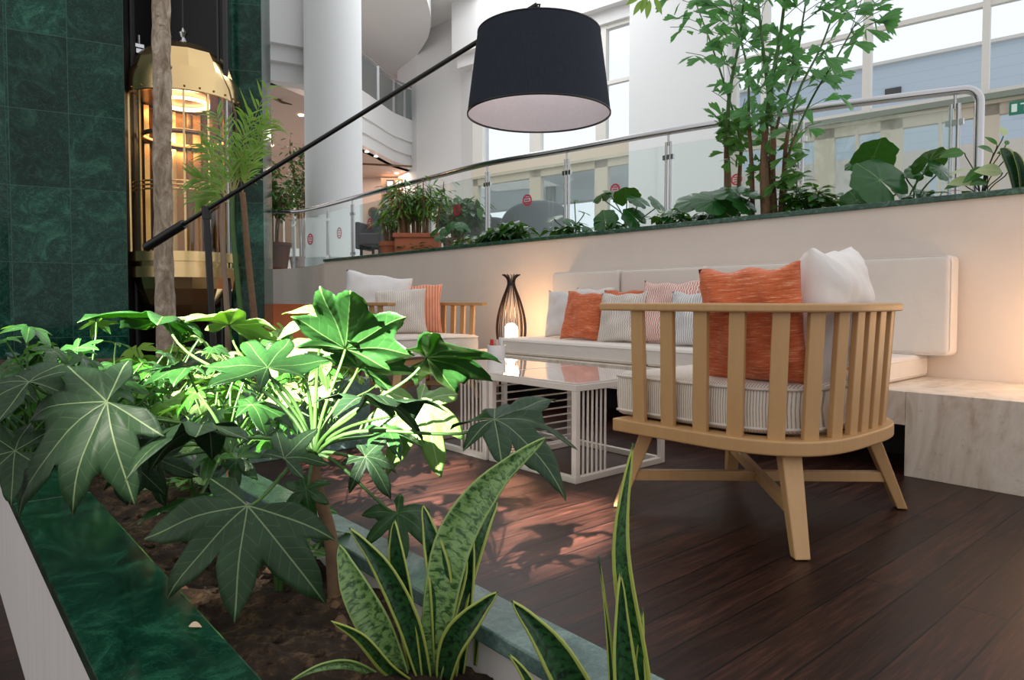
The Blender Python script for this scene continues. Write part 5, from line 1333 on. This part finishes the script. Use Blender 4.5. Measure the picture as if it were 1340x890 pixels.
lounge(612, 10.6, 'low grey tub chair farthest left of the terrace seats by the pier', .60, .50, M['dark_grey_felt'], fc-.3)
p = at(493, 395, 9.4); p.z = TZ; t = thing('reception_chair', p, 'boxy dark grey armchair right of the round column', 'armchair', rz=math.atan2(R.y, R.x)-.2)
rbox(.30, .10, .56, .03).build('backrest', M['dark_grey_felt'], t, smooth=True, M=Matrix.Translation((0, .2, .52)))
rbox(.30, .5, .16, .03).build('seat', M['dark_grey_felt'], t, smooth=True, M=Matrix.Translation((0, 0, .35)))
rbox(.06, .5, .36, .02).build('armrest', M['dark_grey_felt'], t, smooth=True, M=Matrix.Translation((-.17, 0, .40)))
rbox(.06, .5, .36, .02).build('armrest', M['dark_grey_felt'], t, smooth=True, M=Matrix.Translation((.17, 0, .40)))
for sx in (-1, 1):
    for sy in (-1, 1): MB().box(sx*.13-.015, sx*.13+.015, sy*.2-.015, sy*.2+.015, 0, .28).build('leg', M['black_metal'], t)

# ================================================================== LIGHT, SKY, CAMERA
w = bpy.data.worlds.new('World'); bpy.context.scene.world = w; w.use_nodes = True; nt = w.node_tree; nt.nodes.clear()
o_ = nt.nodes.new('ShaderNodeOutputWorld'); bg = nt.nodes.new('ShaderNodeBackground'); tc = nt.nodes.new('ShaderNodeTexCoord'); sx = nt.nodes.new('ShaderNodeSeparateXYZ')
rp_ = nt.nodes.new('ShaderNodeValToRGB'); nt.links.new(tc.outputs['Generated'], sx.inputs[0]); 
mr = nt.nodes.new('ShaderNodeMapRange'); mr.inputs[1].default_value = -1; nt.links.new(sx.outputs[1], mr.inputs[0]); nt.links.new(mr.outputs[0], rp_.inputs[0])
e = rp_.color_ramp.elements; e[0].position = .25; e[0].color = (.72, .71, .71, 1); e[1].position = .75; e[1].color = (.90, .93, .96, 1)
nt.links.new(rp_.outputs[0], bg.inputs[0]); bg.inputs[1].default_value = 1.0; nt.links.new(bg.outputs[0], o_.inputs[0])
def spot(name, tgt, d, dist, cone, energy, col, blend=.3, size=.15):
    L = bpy.data.lights.new(name, 'SPOT'); L.energy = energy; L.color = col; L.spot_size = math.radians(cone); L.spot_blend = blend; L.shadow_soft_size = size
    o = bpy.data.objects.new(name, L); C.objects.link(o); d = Vector(d).normalized(); o.location = Vector(tgt)-d*dist; o.rotation_euler = d.to_track_quat('-Z', 'Y').to_euler(); return o
SD_ = (-.9, 1.5, -1.0)
for x_, y_, cn, en in ((-1.58, 1.56, 2.1, 75000), (-1.98, 1.50, 2.3, 85000), (-2.40, 1.52, 2.4, 75000), (-2.85, 1.50, 2.4, 70000)):
    spot('skylight_beam', (x_, y_, 0), SD_, 11, cn, en, (1, .95, .88), .35, .05)
spot('skylight_beam', (-1.22, .40, .285), (-.5, .6, -1.0), 11, 1.0, 16000, (1, .93, .82), .6, .08)
def area(name, loc, size, energy, col, rot=(0, 0, 0)):
    L = bpy.data.lights.new(name, 'AREA'); L.shape = 'SQUARE'; L.size = size; L.energy = energy; L.color = col
    o = bpy.data.objects.new(name, L); C.objects.link(o); o.location = loc; o.rotation_euler = rot; return o
p_ = at(600, 395, 14); area('terrace_fill', (p_.x, p_.y, 8.4), 5, 230, (.96, .98, 1))  # added fill to brighten the terrace whites, no opening above it
p_ = at(380, 395, 16.5); area('ceiling_fill', (p_.x, p_.y, ZS-.05), 2.5, 70, (1, .86, .74))  # added warm fill under the lower ceiling, not a fixture
p_ = at(505, 395, 21); area('ceiling_fill', (p_.x, p_.y, ZS-.05), 1.2, 35, (1, .84, .7))  # second added fill, under the ceiling near the niche
L = bpy.data.lights.new('shade_fill', 'POINT'); L.energy = 1.3; L.color = (1, .97, .96); L.shadow_soft_size = .05
lo = bpy.data.objects.new('shade_fill', L); C.objects.link(lo); lo.location = (sc.x, sc.y, zt_-.14)  # added point light that brightens the lining of the drum shade
cam = bpy.data.cameras.new('camera'); co = bpy.data.objects.new('camera', cam); C.objects.link(co)
cam.sensor_fit = 'HORIZONTAL'; cam.sensor_width = 36; cam.lens = 36*FPX/1340; cam.shift_y = -SH/1340; cam.clip_end = 200; cam.clip_start = .02
co.location = EYEV
dv = F*math.cos(PITCH)-UP*math.sin(PITCH); co.rotation_euler = dv.to_track_quat('-Z', 'Y').to_euler()
sc_ = bpy.context.scene; sc_.camera = co
sc_.view_settings.view_transform = 'Standard'; sc_.view_settings.look = 'None'; sc_.view_settings.gamma = 1; sc_.view_settings.use_curve_mapping = False; sc_.view_settings.exposure = .25
sc_.cycles.use_denoising = True; sc_.cycles.max_bounces = 8; sc_.cycles.transparent_max_bounces = 16; sc_.cycles.sample_clamp_indirect = 6
